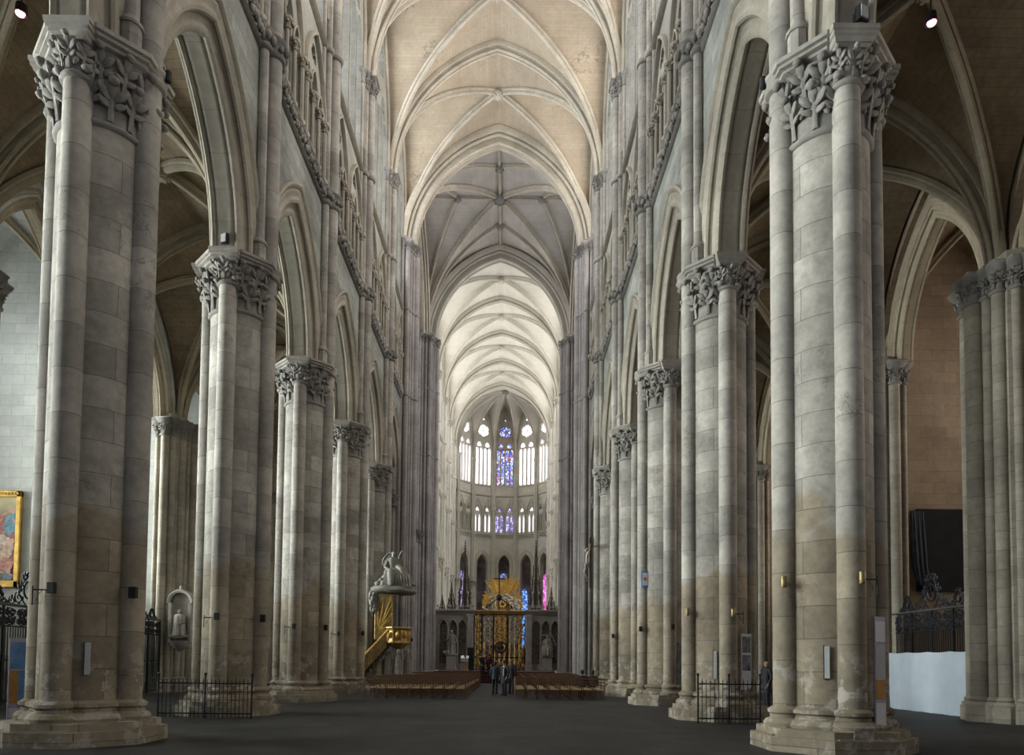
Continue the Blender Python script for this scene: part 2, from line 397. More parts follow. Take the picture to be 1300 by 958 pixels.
# ------------------------------------------------------------------ vault pieces
def vault_cells(mb, cx, cy, a, b, z0, rise, n=10, skip=()):
    f, arc = prof_f(a, rise)
    for kind in ('x+','x-','y+','y-'):
        if kind in skip: continue
        v = []; uv = []
        for i in range(n+1):
            t = i/n
            for j in range(2*n+1):
                s = (j-n)/n
                z = z0 + f(t*abs(s))
                if kind[0] == 'x':
                    sg = 1 if kind[1] == '+' else -1; p = (cx+sg*a*t, cy+b*t*s, z); q = (p[0], arc(t*abs(s)))
                else:
                    sg = 1 if kind[1] == '+' else -1; p = (cx+a*t*s, cy+sg*b*t, z); q = (p[1], arc(t*abs(s)))
                v.append(p); uv.append(q)
        fs = []; us = []; w = 2*n+1
        for i in range(n):
            for j in range(w-1):
                q = (i*w+j, i*w+j+1, (i+1)*w+j+1, (i+1)*w+j)
                if i == 0: 
                    if j == 0: q = (0, w, w+1) ; 
                    else: q = (j, w+j, w+j+1)
                fs.append(q); us.append([uv[k] for k in q])
        mb.add(v, fs, us)
    return mb
RIB_T = [(0,-.42),(-.17,-.42),(-.27,-.37),(-.27,-.30),(-.17,-.25),(-.17,-.19),(-.30,-.13),(-.38,-.2),(-.46,-.2),(-.53,-.13),(-.50,-.06),(-.40,-.03),(-.40,.03),(-.50,.06),(-.53,.13),(-.46,.2),(-.38,.2),(-.30,.13),(-.17,.19),(-.17,.25),(-.27,.30),(-.27,.37),(-.17,.42),(0,.42)]
RIB_D = [(0,-.2),(-.12,-.2),(-.17,-.15),(-.15,-.11),(-.22,-.12),(-.31,-.08),(-.34,0),(-.31,.08),(-.22,.12),(-.15,.11),(-.17,.15),(-.12,.2),(0,.2)]
RIB_X = [(.28,-.75),(-.05,-.75),(-.18,-.68),(-.16,-.60),(-.06,-.55),(-.10,-.50),(-.28,-.56),(-.40,-.50),(-.40,-.42),(-.28,-.36),(-.32,-.31),(-.6,-.36),(-.78,-.38),(-.88,-.30),(-.86,-.2),(-.74,-.15),(-.74,.15),(-.86,.2),(-.88,.30),(-.78,.38),(-.6,.36),(-.32,.31),(-.28,.36),(-.40,.42),(-.40,.50),(-.28,.56),(-.10,.50),(-.06,.55),(-.16,.60),(-.18,.68),(-.05,.75),(.28,.75)]
def scale_prof(p, k): return [(a*k, b*k) for a, b in p]
def rib_path(f, z0, p0, p1, u0, u1, n=20):
    """points from p0 to p1 (plan), profile parameter u0..u1"""
    P = []
    for i in range(n+1):
        k = i/n; u = u0+(u1-u0)*k
        P.append((p0[0]+(p1[0]-p0[0])*k, p0[1]+(p1[1]-p0[1])*k, z0+f(abs(u))))
    return P
def rib(mb, P, prof, horiz):
    """sweep with ups perpendicular to path inside its vertical plane; horiz = side vector"""
    m = len(P); loops = []
    b = Vector(horiz).normalized()
    for i in range(m):
        t = (Vector(P[min(m-1,i+1)]) - Vector(P[max(0,i-1)])).normalized()
        u = b.cross(t)
        if u.z < 0 or (abs(u.z) < .05 and False): u = -u
        loops.append([tuple(Vector(P[i]) + u*n_ + b*q) for n_, q in prof])
    return mb.loft(loops, caps=True, closed=True)
def trans_rib(mb, y, a, z0, rise, prof, n=28, cx=0):
    f, _ = prof_f(a, rise)
    # sample by angle so that the haunches are smooth
    c = (rise*rise-a*a)/(2*a); R = a+c; th = math.acos(c/R)
    P = [(cx-(R*math.cos(th*i/n)-c), y, z0+R*math.sin(th*i/n)) for i in range(n+1)]
    P2 = [(cx+(R*math.cos(th*i/n)-c), y, z0+R*math.sin(th*i/n)) for i in range(n, -1, -1)]
    loops = []
    for side, L in ((-1, P), (1, P2)):
        for (x, yy, z) in L:
            ox = cx + (c if side < 0 else -c)
            rad = Vector((x-ox, 0, z-z0)).normalized()
            if abs(x-cx) < 1e-6: rad = Vector((0,0,1/max(.3, rad.z)))
            loops.append([tuple(Vector((x,yy,z)) + rad*n_ + Vector((0,q,0))) for n_, q in prof])
    # drop the duplicate crown
    loops = loops[:n+1] + loops[n+2:]
    return mb.loft(loops, caps=True, closed=True)
def long_rib(mb, x, cy, b, z0, rise, prof, n=16):
    mb2 = MB(); trans_rib(mb2, 0, b, z0, rise, prof, n)
    st = len(mb.v)
    mb.add([(x - p[1], cy + p[0], p[2]) for p in mb2.v], mb2.f)
    return mb
def diag_rib(mb, cx, cy, a, b, z0, rise, prof, n=22, ends=(0,1)):
    f, _ = prof_f(a, rise)
    c = (rise*rise-a*a)/(2*a); R = a+c; th = math.acos(c/R)
    for sx, sy in ((1,1),(1,-1)):
        P = []
        for i in range(2*n+1):
            k = i-n; t = (R*math.cos(th*(1-abs(k)/n))-c)/a*(1 if k >= 0 else -1)
            P.append((cx+sx*a*t, cy+sy*b*t, z0+f(abs(t))))
        side = Vector((-sy*b, sx*a, 0))
        rib(mb, P, prof, side)
    return mb
def boss_mesh(mb, x, y, z, r=.42):
    mb.lathe([(0.05,z+.1),(r*.8,z+.1),(r,z-.02),(r*.95,z-.14),(r*.6,z-.2),(r*.5,z-.26),(.04,z-.3)], 14, x, y)
    for k in range(8):
        a = 2*PI*k/8; mb.blob((x+r*.75*math.cos(a), y+r*.75*math.sin(a), z-.17), r*.24, 6, 4)
    return mb

def vault_bay(parent, cx, cy, a, b, z0, rise, mw, mr, prof_d=RIB_D, boss=.38, n=10, skip=()):
    vault_cells(MB(), cx, cy, a, b, z0, rise, n, skip).build('vault_web', mw, parent, smooth=25)
    m = MB(); diag_rib(m, cx, cy, a, b, z0, rise, prof_d); m.build('diagonal_ribs', mr, parent, smooth=40)
    m = MB(); boss_mesh(m, cx, cy, z0+rise-.25, boss); m.build('boss', mr, parent, smooth=40)

# ------------------------------------------------------------------ carved foliage
def crocket(mb, cx, cy, ang, r0, r1, z0, h, size, curl=.16):
    """leaf on a stem, five lobes, curling out at the tip"""
    ca, sa = math.cos(ang), math.sin(ang)
    P = []
    for t, o, hh in ((0,0,0),(.3,.01,.3),(.6,.05,.6),(.85,.14,.84),(1,.27,.95),(1,.31,.86)):
        r = r0 + (r1-r0)*t + o*size
        P.append((cx+ca*r, cy+sa*r, z0+h*hh))
    mb.tube(P, [k*size for k in (.09,.08,.085,.10,.10,.05)], 5, flat=.7, up=(ca,sa,.01))
    B = Matrix(((ca,-sa,0),(sa,ca,0),(0,0,1)))
    lean = Matrix.Rotation(.45, 3, 'Y')
    for (o, sd, hh, tilt, L) in ((.12,0,.80,0,.30),(.08,-.20,.66,.95,.26),(.08,.20,.66,-.95,.26),(.03,-.17,.42,1.35,.21),(.03,.17,.42,-1.35,.21)):
        R = B @ Matrix.Rotation(tilt, 3, 'X') @ lean
        r = r0 + (r1-r0)*hh + o*size + .02
        c = (cx+ca*r-sa*sd*size, cy+sa*r+ca*sd*size, z0+h*hh)
        mb.blob(c, L*size, 6, 4, .34, .5, 1.0, R)
    q = P[4]; mb.blob((q[0]+ca*.02, q[1]+sa*.02, q[2]-.06*size), .13*size, 6, 4, 1.1, 1.3, .9, B)
def capital(mb, cx, cy, r, z0, z1, rt, n, rows, size, a0=0, a1=2*PI, seed=1):
    """bell with crockets; r neck radius, rt top radius"""
    rr = random.Random(seed); h = z1-z0
    mb.lathe([(r,z0-.12),(r+.05,z0-.1),(r+.075,z0-.06),(r+.05,z0-.01),(r+.01,z0),(r+.01,z0+h*.3),(r+(rt-r)*.25,z0+h*.65),(r+(rt-r)*.6,z0+h*.9),(rt,z1)], 20 if r > .5 else 14, cx, cy)
    for k in range(rows):
        zb = z0 + h*(.02 + .42*k/max(1,rows-1) if rows > 1 else .02); hh = h*(.62 if rows > 1 else .95)
        for i in range(n):
            a = a0 + (a1-a0)*(i + .5*(k % 2))/n + rr.uniform(-.04,.04)
            t0 = (zb-z0)/h; rb = r+.02+(rt-r)*max(0,(t0-.3))*.6
            crocket(mb, cx, cy, a, rb, rb+(rt-r)*.45, zb, hh*rr.uniform(.9,1.08), size*rr.uniform(.85,1.15))
            if rr.random() < .8:
                aa = a + (a1-a0)/n*.5
                mb.blob((cx+(rb+.04)*math.cos(aa), cy+(rb+.04)*math.sin(aa), zb+hh*rr.uniform(.2,.55)), size*.2, 6, 4, .5, .6, 1.1, Matrix.Rotation(aa,3,'Z') @ Matrix.Rotation(rr.uniform(-.6,.6),3,'X'))
def abacus_layers(mb, polyf, z0, z1):
    hs = [(0,.80),(.18,.84),(.30,.92),(.45,.93),(.52,1.0),(.70,1.0),(.76,1.05),(1,1.06)]
    loops = []
    for t, k in hs:
        loops.append([(x,y,z0+(z1-z0)*t) for x, y in polyf(k)])
    return mb.loft(loops)
def octagon(R, cx=0, cy=0, rot=PI/8):
    return lambda k: [(cx+R*k*math.cos(rot+i*PI/4), cy+R*k*math.sin(rot+i*PI/4)) for i in range(8)]
def square(h, cx=0, cy=0):
    def g(k):
        q = h + (k-1)*.5
        return [(cx-q,cy-q),(cx+q,cy-q),(cx+q,cy+q),(cx-q,cy+q)]
    return g

# ------------------------------------------------------------------ nave pier (nave side is +x of its own frame)
SH = .87; SR = .25; CR = .80
def make_pier(mat_core, mat_shaft, mat_cap, name='nave_pillar', wall_top=ZV-.75, seed=3):
    root = empty(name, kind='thing')
    # plinth + base
    m = MB()
    m.prism(octagon(1.5)(1), 0, .28); m.prism(octagon(1.38)(1), .28, .42)
    m.lathe([(CR+.24,.42),(CR+.26,.48),(CR+.2,.56),(CR+.09,.6),(CR+.08,.66),(CR+.15,.7),(CR+.15,.76),(CR+.02,.82)], 32)
    for dx, dy in ((1,0),(-1,0),(0,1),(0,-1)):
        x, y = dx*SH, dy*SH
        m.prism(square(.46, x, y)(1), 0, .3); m.prism(octagon(.45, x, y)(1), .3, .44)
        m.lathe([(SR+.17,.44),(SR+.18,.5),(SR+.13,.57),(SR+.06,.6),(SR+.06,.66),(SR+.1,.7),(SR+.1,.76),(SR+.01,.82)], 18, x, y)
    m.build('pier_base', mat_core, root)
    m = MB(); m.lathe([(CR,.8)]+[(CR,.8+i*.7) for i in range(1,17)]+[(CR,12.1)], 40, caps=False); m.build('core', mat_core, root)
    for i, (dx, dy, zt) in enumerate(((0,-1,12.62),(-1,0,12.62),(0,1,12.62),(1,0,wall_top))):
        m = MB(); m.lathe([(SR,.78),(SR,12.62),(SR,zt)] if zt > 13 else [(SR,.78),(SR,zt)], 22, dx*SH, dy*SH, caps=False)
        sh = m.build('shaft', mat_shaft, root)
        if zt < 13:
            m = MB(); capital(m, dx*SH, dy*SH, SR, 12.62, 13.2, SR+.1, 8, 1, .4, seed=seed+i); m.build('shaft_capital', mat_cap, sh, smooth=60)
    m = MB(); capital(m, 0, 0, CR+.01, 11.95, 13.2, CR+.2, 14, 2, .62, seed=seed); m.build('core_capital', mat_cap, root, smooth=60)
    m = MB(); abacus_layers(m, octagon(1.2), 13.17, ZC)
    for dx, dy in ((0,-1),(-1,0),(0,1)): abacus_layers(m, square(.41, dx*SH, dy*SH), 13.165, ZC+.005)
    # ring round the nave shaft
    m.lathe([(SR+.0,13.15),(SR+.07,13.18),(SR+.1,13.24),(SR+.07,13.29),(SR+.09,13.36),(SR+.13,13.43),(SR+.13,13.5),(SR,13.53)], 20, SH, 0)
    m.build('abacus', mat_shaft, root, smooth=25)
    # wall shafts above the capital: bases, flanking shafts
    m = MB()
    for sy in (-1,1):
        x, y = .72, sy*.44
        m.prism(octagon(.2, x, y)(1), ZC, ZC+.55); m.lathe([(.23,ZC+.55),(.24,ZC+.6),(.17,ZC+.7),(.15,ZC+.75)], 12, x, y)
        m.lathe([(.15,ZC+.75),(.15,wall_top)], 12, x, y, caps=False)
        x, y = .60, sy*.78
        m.lathe([(.11,ZF1),(.17,ZF1+.02),(.13,ZF1+.18),(.11,ZF1+.22),(.11,wall_top)], 10, x, y, caps=False)
    m.build('flanking_shafts', mat_shaft, root)
    # string rings on the shafts
    m = MB()
    rr = random.Random(5)
    for z in (ZU+.1,):
        m.lathe([(SR,z-.14),(SR+.07,z-.1),(SR+.11,z),(SR+.08,z+.1),(SR,z+.16)], 16, SH, 0)
        for sy in (-1,1):
            m.lathe([(.15,z-.14),(.21,z-.1),(.25,z),(.22,z+.1),(.15,z+.16)], 12, .72, sy*.44)
            m.lathe([(.1,z-.14),(.17,z-.1),(.21,z),(.17,z+.1),(.1,z+.16)], 10, .60, sy*.78)
    m.build('shaft_ring', mat_shaft, root, smooth=50)
    m = MB()
    for x, y, r in ((SH,0,SR),(.72,.44,.15),(.72,-.44,.15)):
        m.lathe([(r,ZF0),(r+.08,ZF0+.06),(r+.1,ZF0+.14),(r+.06,ZF0+.2),(r+.06,ZF0+.5),(r+.14,ZF0+.56),(r+.14,ZF1),(r,ZF1+.03)], 14, x, y)
        for i in range(9):
            a = 2*PI*i/9 + rr.uniform(-.2,.2)
            m.blob((x+(r+.12)*math.cos(a), y+(r+.12)*math.sin(a), ZF0+rr.uniform(.24,.42)), rr.uniform(.09,.13), 6, 4, 1, 1, 1.3)
    m.build('foliage_band', mat_cap, root, smooth=60)
    # vault capitals
    m = MB()
    capital(m, SH, 0, SR, ZV-.72, ZV-.2, SR+.13, 8, 1, .36, seed=9); abacus_layers(m, square(.44, SH-.05, 0), ZV-.2, ZV)
    for sy in (-1,1):
        capital(m, .72, sy*.44, .15, ZV-.72, ZV-.2, .24, 6, 1, .28, seed=11); abacus_layers(m, square(.33, .68, sy*.46), ZV-.2, ZV-.004)
        m.lathe([(.11,ZV-.72),(.16,ZV-.68),(.12,ZV-.6),(.2,ZV-.22),(.24,ZV-.2),(.24,ZV)], 10, .58, sy*.78)
    m.build('vault_capital', mat_cap, root, smooth=50)
    return root

# ------------------------------------------------------------------ wall of one bay (u along the bay from its middle, w towards the nave)
ARCH_S, ARCH_R = 2.42, 4.15
def archivolt():
    half = [(.02,0),(0,.14),(.0,.2),(.03,.27),(-.02,.3),(-.04,.36),(.02,.42),(.1,.44),(.16,.40),(.22,.40),(.28,.44),(.33,.44),(.36,.50),(.34,.56),(.38,.62),(.46,.64),(.52,.6),(.6,.6),(.66,.64),(.74,.66),(.8,.63),(.84,.70),(.92,.74),(1.0,.72),(1.02,.62)]
    return [(r,-w) for r, w in reversed(half)] + half[1:]
def mouldring(r0, r1, w0, w1):
    """small roll moulding section for arches"""
    rm = (r0+r1)/2; return [(r0,w0),(r0,w1*.6),(r0+.03,w1*.95),(rm,w1),(r1-.03,w1*.95),(r1,w1*.6),(r1,w0)]
def mapper(side, yc, xw):
    """u -> y, z -> z, w -> towards the nave"""
    return lambda u, z, w: (side*(xw - w), yc + side*u, z)
def bay_wall(parent, side, y0, y1, mt, arcade=True, glazed_tri=False, arcade_rise=RISE):
    yc = (y0+y1)/2; hb = (y1-y0)/2; sc = hb/3.6
    mw, mu, mm, mc = mt['wall'], mt['upper'], mt['mould'], mt['cap']
    xw = FACE + .6
    # spandrel
    m = MB(); s = (ARCH_S+.85)*1.0; 
    c = (ARCH_R**2 - ARCH_S**2)/(2*ARCH_S); R = ARCH_S+c+.8; T = math.acos(c/R)
    out = [(-hb, ZC-.0), (-(R-c), ZC)]
    for i in range(0, 13): out.append((-(R*math.cos(T*i/12)-c), ZC + R*math.sin(T*i/12)))
    for i in range(11, -1, -1): out.append(((R*math.cos(T*i/12)-c), ZC + R*math.sin(T*i/12)))
    out += [(hb, ZC), (hb, ZF0+.1), (-hb, ZF0+.1)]
    m.plate([out], 1.2, mapper(side, yc, xw)); m.build('spandrel', mw, parent, smooth=0)
    m = MB(); m.arch(archivolt(), ARCH_S, ARCH_R, ZC, mapper(side, yc, xw), 16); m.build('arch_moulding', mm, parent, smooth=40)
    # foliage string
    m = MB(); rr = random.Random(int(yc*10)+ (1 if side > 0 else 0))
    m.sweep([(ZF0,-.02),(ZF0,.06),(ZF0+.1,.14),(ZF0+.18,.10),(ZF0+.2,.04),(ZF0+.48,.04),(ZF0+.5,.2),(ZF0+.56,.26),(ZF1,.24),(ZF1,-.6),(ZF0+.3,-.6)], [(side*FACE,y0,0),(side*FACE,y1,0)], [(0,0,1)]*2, side=(-side,0,0))
    n = int((y1-y0-1.0)/.17)
    for i in range(n):
        y = y0+.5+(y1-y0-1.0)*(i+.5)/n
        z = ZF0+.34+.09*math.sin(i*1.9)+rr.uniform(-.03,.03)
        m.blob((side*(FACE-.12-rr.uniform(0,.06)), y, z), rr.uniform(.085,.125), 6, 4, 1, 1, 1.35)
        m.blob((side*(FACE-.17), y+.06, ZF0+.46), rr.uniform(.05,.08), 5, 4)
        if i % 2: m.blob((side*(FACE-.1), y+.05, ZF0+.13), .07, 5, 4)
    m.build('foliage_frieze', mc, parent, smooth=60)
    # triforium
    mp = mapper(side, yc, FACE+.22)
    holes = []; cols = []
    for gx in (-1, 1):
        g = gx*hb*.43; 
        for k in (-1, 0, 1): holes.append(arc_loop(g+k*.84*sc, ZF1+.35, 23.25 + (.35 if k == 0 else 0), .33*sc, .72, 6))
        holes.append(foil_loop(g, 25.05, .36, 3, .4))
    m = MB(); m.plate([[(-hb,ZF1-.02),(hb,ZF1-.02),(hb,ZU),(-hb,ZU)]]+holes, .4, mp); m.build('triforium_screen', mu, parent, smooth=30)
    m = MB()
    for gx in (-1, 1):
        g = gx*hb*.43; gm = mapper(side, yc + side*g, FACE)
        m.arch(mouldring(-.02,.13,-.02,.16), 1.27*sc, 2.5, 23.3, gm, 10)
        for k in (-1, 0, 1):
            gk = mapper(side, yc + side*(g+k*.84*sc), FACE); m.arch(mouldring(-.02,.07,-.02,.08), .36*sc, .76, 23.25+(.35 if k == 0 else 0), gk, 6)
        for k, zt, r in ((-1.5,23.1,.1),(-.5,23.0,.075),(.5,23.0,.075),(1.5,23.1,.1)):
            x = side*(FACE-.1); y = yc + side*(g+k*.84*sc)
            m.lathe([(r+.08,ZF1),(r+.08,ZF1+.12),(r+.03,ZF1+.2),(r,ZF1+.22),(r,zt-.25),(r+.04,zt-.22),(r+.01,zt-.18),(r+.09,zt),(r+.12,zt+.03),(r+.12,zt+.14)], 8, x, y)
            for q in range(5):
                a = 2*PI*q/5; m.blob((x+(r+.08)*math.cos(a), y+(r+.08)*math.sin(a), zt-.04), .06, 5, 4)
    m.build('triforium_colonnettes', mm, parent, smooth=40)
    # triforium passage: back wall, with floor and roof added to seal out light
    m = MB(); bx = FACE+1.5
    if not glazed_tri: m.box(min(side*bx,side*(bx+.3)), max(side*bx,side*(bx+.3)), y0, y1, ZF0, ZU+.2)
    m.box(min(side*(FACE+.2),side*(bx+.3)), max(side*(FACE+.2),side*(bx+.3)), y0, y1, ZU-.02, ZU+.1)
    m.box(min(side*(FACE+.2),side*(bx+.3)), max(side*(FACE+.2),side*(bx+.3)), y0, y1, ZF0-.2, ZF0+.15)
    m.build('passage', mw, parent, smooth=0)
    # clerestory string
    m = MB(); m.sweep([(ZU-.06,-.05),(ZU,.12),(ZU+.08,.2),(ZU+.16,.16),(ZU+.2,.06),(ZU+.26,-.05)], [(side*FACE,y0,0),(side*FACE,y1,0)], [(0,0,1)]*2, side=(-side,0,0))
    m.build('clerestory_string', mm, parent, smooth=50)
    # clerestory wall round the window
    m = MB(); ws = hb*.835
    m.plate([[(-hb,ZU),(hb,ZU),(hb,ZV+RISE+.3),(-hb,ZV+RISE+.3)], arc_loop(0, 27.3, 33.6, ws, 6.6 if arcade_rise > 8.5 else 5.95, 10)], .9, mapper(side, yc, FACE+.45)); 
    m.build('clerestory_wall', mu, parent, smooth=0)
    m = MB(); m.arch(mouldring(-.1,.12,-.05,.14), ws, 6.6 if arcade_rise > 8.5 else 5.95, 33.6, mapper(side, yc, FACE), 14, leg=5.8); m.build('wall_rib', mm, parent, smooth=40)

def window_tracery(s, zb, zs, rise, mp, thick=.34):
    thick = .55 if s > 2.6 and zs > 20 else thick
    """four lights, two foiled circles, one great foiled circle"""
    m = MB(); lw = s/4
    holes = []
    for k in (-1.5,-.5,.5,1.5):
        holes.append(arc_loop(k*lw*1.94/1.94*1.9, zb+.12, zs-.35, lw*.66, lw*1.15, 5))
    for k in (-1, 1): holes.append(foil_loop(k*s*.475, zs+lw*(1.25 if s > 2 else 1.45), lw*(.86 if s > 2 else 1.15), 3, .38))
    c = (rise*rise-s*s)/(2*s)
    zc = zs+rise*(.56 if s > 2 else .51); r = s*(.55 if s > 2 else .67)
    holes.append(foil_loop(0, zc, r*.98, 6, .2, 48)); holes.append(foil_loop(0, zs+rise*.845, s*.16, 3, .35))
    out = arc_loop(0, zb, zs, s, rise, 12)
    m.plate([out]+holes, thick, mp)
    for k in (-2,-1,0,1,2):
        if abs(k) == 2: continue
        u = k*lw*1.9
        p0 = mp(u, zb, thick/2); p1 = mp(u, zs, thick/2)
        m.tube([p0, p1], .07 if k == 0 else .05, 6)
    # six small bars of the rose
    for i in range(6):
        a = 2*PI*i/6
        m.tube([mp(0,zc,0), mp(r*math.cos(a+PI/6), zc+r*math.sin(a+PI/6), 0)], s*.035, 5)
    m.add(*ring_mesh(mp, 0, zc, r*.26, s*.03))
    return m
def ring_mesh(mp, u0, z0, r, t, n=16):
    q = MB(); q.tube([mp(u0+r*math.cos(2*PI*i/n), z0+r*math.sin(2*PI*i/n), 0) for i in range(n+1)], t, 5); return q.v, q.f
WIN = [0]
def window(name_mat, s, zb, zs, rise, mp_frame, mp_glass, mstone, label=None):
    WIN[0] += 1
    g = MB(); g.plate([arc_loop(0, zb, zs, s, rise, 10)], .04, mp_glass)
    root = empty('window_%d' % WIN[0], kind='structure')
    window_tracery(s, zb, zs, rise, mp_frame).build('tracery', mstone, root, smooth=30)
    g.build('glass', name_mat, root, smooth=0)
    if label: root['label'] = label
    return root
ORD = ['nearest','second','third','fourth','fifth','sixth']
MT_NAVE = dict(wall=M['wall'], upper=M['upper'], mould=M['mould'], cap=M['carved'])
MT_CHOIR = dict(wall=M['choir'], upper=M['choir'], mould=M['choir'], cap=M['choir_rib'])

# floor
m = MB(); m.box(-24, 24, -3, 118, -.3, 0); m.build('floor', M['floor'], kind='structure', smooth=0)

# ---- nave elevation
for side, nm in ((-1,'north'),(1,'south')):
    root = empty('wall_'+nm, kind='structure')
    for i in range(len(ST)-1): bay_wall(root, side, ST[i], ST[i+1], MT_NAVE)
w0 = None
for side, gm in ((-1,M['win_n']),(1,M['win_s'])):
    for i in range(len(ST)-1):
        yc = (ST[i]+ST[i+1])/2
        window(gm, 3.0, 27.3, 33.6, 6.58, mapper(side, yc, FACE+.3), mapper(side, yc, FACE+.52), M['upper'])

# ---- nave piers
proto = make_pier(M['pier'], M['shaft'], M['carved'])
n = 0
for side, sn in ((-1,'left'),(1,'right')):
    for i in range(1, 7):
        if i == 0: continue
        o = proto if n == 0 else copy_tree(proto); n += 1
        o.location = (side*W2, ST[i], 0); o.rotation_euler = (0,0,0 if side < 0 else PI)
        if i == 1:
            t = 'clustered limestone pier cut off outside the frame, nearest to the viewer on the %s' % sn
        else:
            t = {2:'largest clustered limestone pier in view on the %s',3:'clustered limestone pier on the %s, second from the viewer',
                 4:'clustered limestone pier on the %s, third from the viewer',5:'clustered limestone pier on the %s, fourth from the viewer',
                 6:'clustered limestone pier on the %s, last one before the crossing'}[i] % sn
        tag(o, t, 'pillar', 'clustered nave piers', 'thing')

# ---- nave vault
root = empty('ceiling_nave', kind='structure')
for i in range(len(ST)-1):
    vault_bay(root, 0, (ST[i]+ST[i+1])/2, A, BAY/2, ZV, RISE, M['vault'], M['rib'])
for i in range(len(ST)-1):
    m = MB(); trans_rib(m, ST[i], A, ZV, RISE, RIB_T); m.build('transverse_rib', M['rib'], root, smooth=40)

# ---- aisles and chapels
AC = (W2+AX)/2; AA = (AX-W2)/2; AR = 5.9
def make_respond(mat, matc):
    root = empty('aisle_wall_pillar', kind='thing')      # aisle side is -x of its own frame
    m = MB(); m.prism([(-.55,-1.0),(-.2,-1.15),(.6,-1.0),(.6,1.0),(-.2,1.15),(-.55,1.0)], 0, ZC+.3); m.build('core', mat, root, smooth=0)
    pos = [(-.85,0,.27),(-.72,-.40,.15),(-.72,.40,.15),(-.6,-.72,.2),(-.6,.72,.2),(-.3,-1.02,.16),(-.3,1.02,.16),(.02,-1.2,.2),(.02,1.2,.2),(.4,-1.1,.14),(.4,1.1,.14)]
    for x, y, r in pos:
        m = MB(); m.prism(octagon(r+.16,x,y)(1), 0, .45); m.lathe([(r+.12,.45),(r+.13,.52),(r+.04,.6),(r+.07,.66),(r,.74),(r,12.75)], 16, x, y, caps=False)
        m.build('shaft', mat, root)
        m = MB(); capital(m, x, y, r, 12.72, 13.2, r+.09, 7, 1, .26, seed=int(r*100)); abacus_layers(m, square(r+.14,x,y), 13.18, ZC)
        m.build('capital', matc, root, smooth=60)
    return root
rp = make_respond(M['respond'], M['carved']); n = 0
for side, sn in ((-1,'left'),(1,'right')):
    for i in range(1, len(ST)):
        o = rp if n == 0 else copy_tree(rp); n += 1
        o.location = (side*AX, ST[i], 0); o.rotation_euler = (0,0,0 if side > 0 else PI)
        t = {('right',3):'brown bundle of wall shafts at the far right edge beside the white cloth',
             ('right',4):'slim wall shafts behind the nearest right pier, beside the black draped panel',
             ('right',5):'wall shafts in the right aisle seen between the two nearest right piers',
             ('left',5):'brown bundle of wall shafts in the left aisle beside the wall monument',
             ('left',4):'wall shafts hidden behind the nearest left pier, beside the large painting',
             ('left',6):'wall shafts in the left aisle behind the second pier'}.get((sn,i), 'bundle of wall shafts in the %s aisle, seen beyond the %s pier' % (sn, ['','nearest','nearest','nearest','second','third','fourth','fifth'][i]))
        if i == 1: t = 'foremost wall shafts of the %s aisle, cut off outside the frame' % sn
        if i == 2: t = 'second wall shafts of the %s aisle, just outside the frame' % sn
        tag(o, t, 'pillar', 'aisle wall shafts', 'thing')
CHW = .45
for side, nm in ((-1,'north'),(1,'south')):
    cr = empty('ceiling_aisle_'+nm, kind='structure')
    cc = empty('ceiling_chapels_'+nm, kind='structure')
    wr = empty('wall_'+nm+'_aisle', kind='structure')
    mch = M['chapel'] if side < 0 else M['chapel_warm']
    for i in range(len(ST)-1):
        y0, y1 = ST[i], ST[i+1]; yc = (y0+y1)/2
        vault_bay(cr, side*AC, yc, AA, BAY/2, ZC, AR, M['aisle_vault'], M['aisle_rib'], scale_prof(RIB_D,.95), .3)
        m = MB(); trans_rib(m, y1, AA, ZC, AR, scale_prof(RIB_T,.8), cx=side*AC); m.build('transverse_rib', M['aisle_rib'], cr, smooth=40)
        # chapel entrance wall with arch
        mp = mapper(side, yc, AX+.5)
        s, R_ = 2.35, 4.3
        o1 = [(-3.6,ZC)] + [(u,z) for u,z in reversed(arc_loop(0,ZC,ZC,s+.3,R_+.42,10)[2:])] + [(3.6,ZC),(3.6,ZC+AR+.3),(-3.6,ZC+AR+.3)]
        m = MB(); m.plate([o1], .8, mp); m.build('chapel_arch_wall', mch, wr, smooth=0)
        m = MB(); m.arch(scale_prof(archivolt(), .62), s, R_, ZC, mp, 14); m.build('chapel_arch', M['aisle_rib'], wr, smooth=40)
        # side wall of the chapel (its west face is seen)
        m = MB(); m.box(min(side*(AX+.3),side*CHX), max(side*(AX+.3),side*CHX), y1-CHW, y1+CHW, 0, ZC+AR); m.build('chapel_side_wall', mch, wr, smooth=0)
        # outer wall with window opening
        m = MB(); m.plate([[(-3.6,0),(3.6,0),(3.6,ZC+AR),(-3.6,ZC+AR)], arc_loop(0,4.2,12.2,2.55,5.0,10)], .8, mapper(side, yc, CHX+.4)); m.build('chapel_outer_wall', mch, wr, smooth=0)
        vault_cells(MB(), side*(AX+CHX)/2, yc, (CHX-AX)/2+.1, BAY/2-CHW+.05, ZC, 5.3).build('vault_web', mch if side < 0 else M['aisle_vault'], cc, smooth=25)
        m = MB(); diag_rib(m, side*(AX+CHX)/2, yc, (CHX-AX)/2, BAY/2-CHW, ZC, 5.3, scale_prof(RIB_D,.7)); m.build('diagonal_ribs', M['aisle_rib'], cc, smooth=40)
        # deck added against sky light follows after the loop
        window(M['win_chapel_n'] if side < 0 else M['win_chapel_s'], 2.55, 4.2, 12.2, 5.0, mapper(side, yc, CHX+.25), mapper(side, yc, CHX+.45), mch)
    m = MB(); m.box(min(side*(FACE+1.2),side*(CHX+.8)), max(side*(FACE+1.2),side*(CHX+.8)), ST[0], ST[-1]+.5, ZC+AR+.15, ZC+AR+.35); m.build('light_block_deck', M['dark_stone'], cc, smooth=0)  # unseen slab added above the vaults to keep out sky light

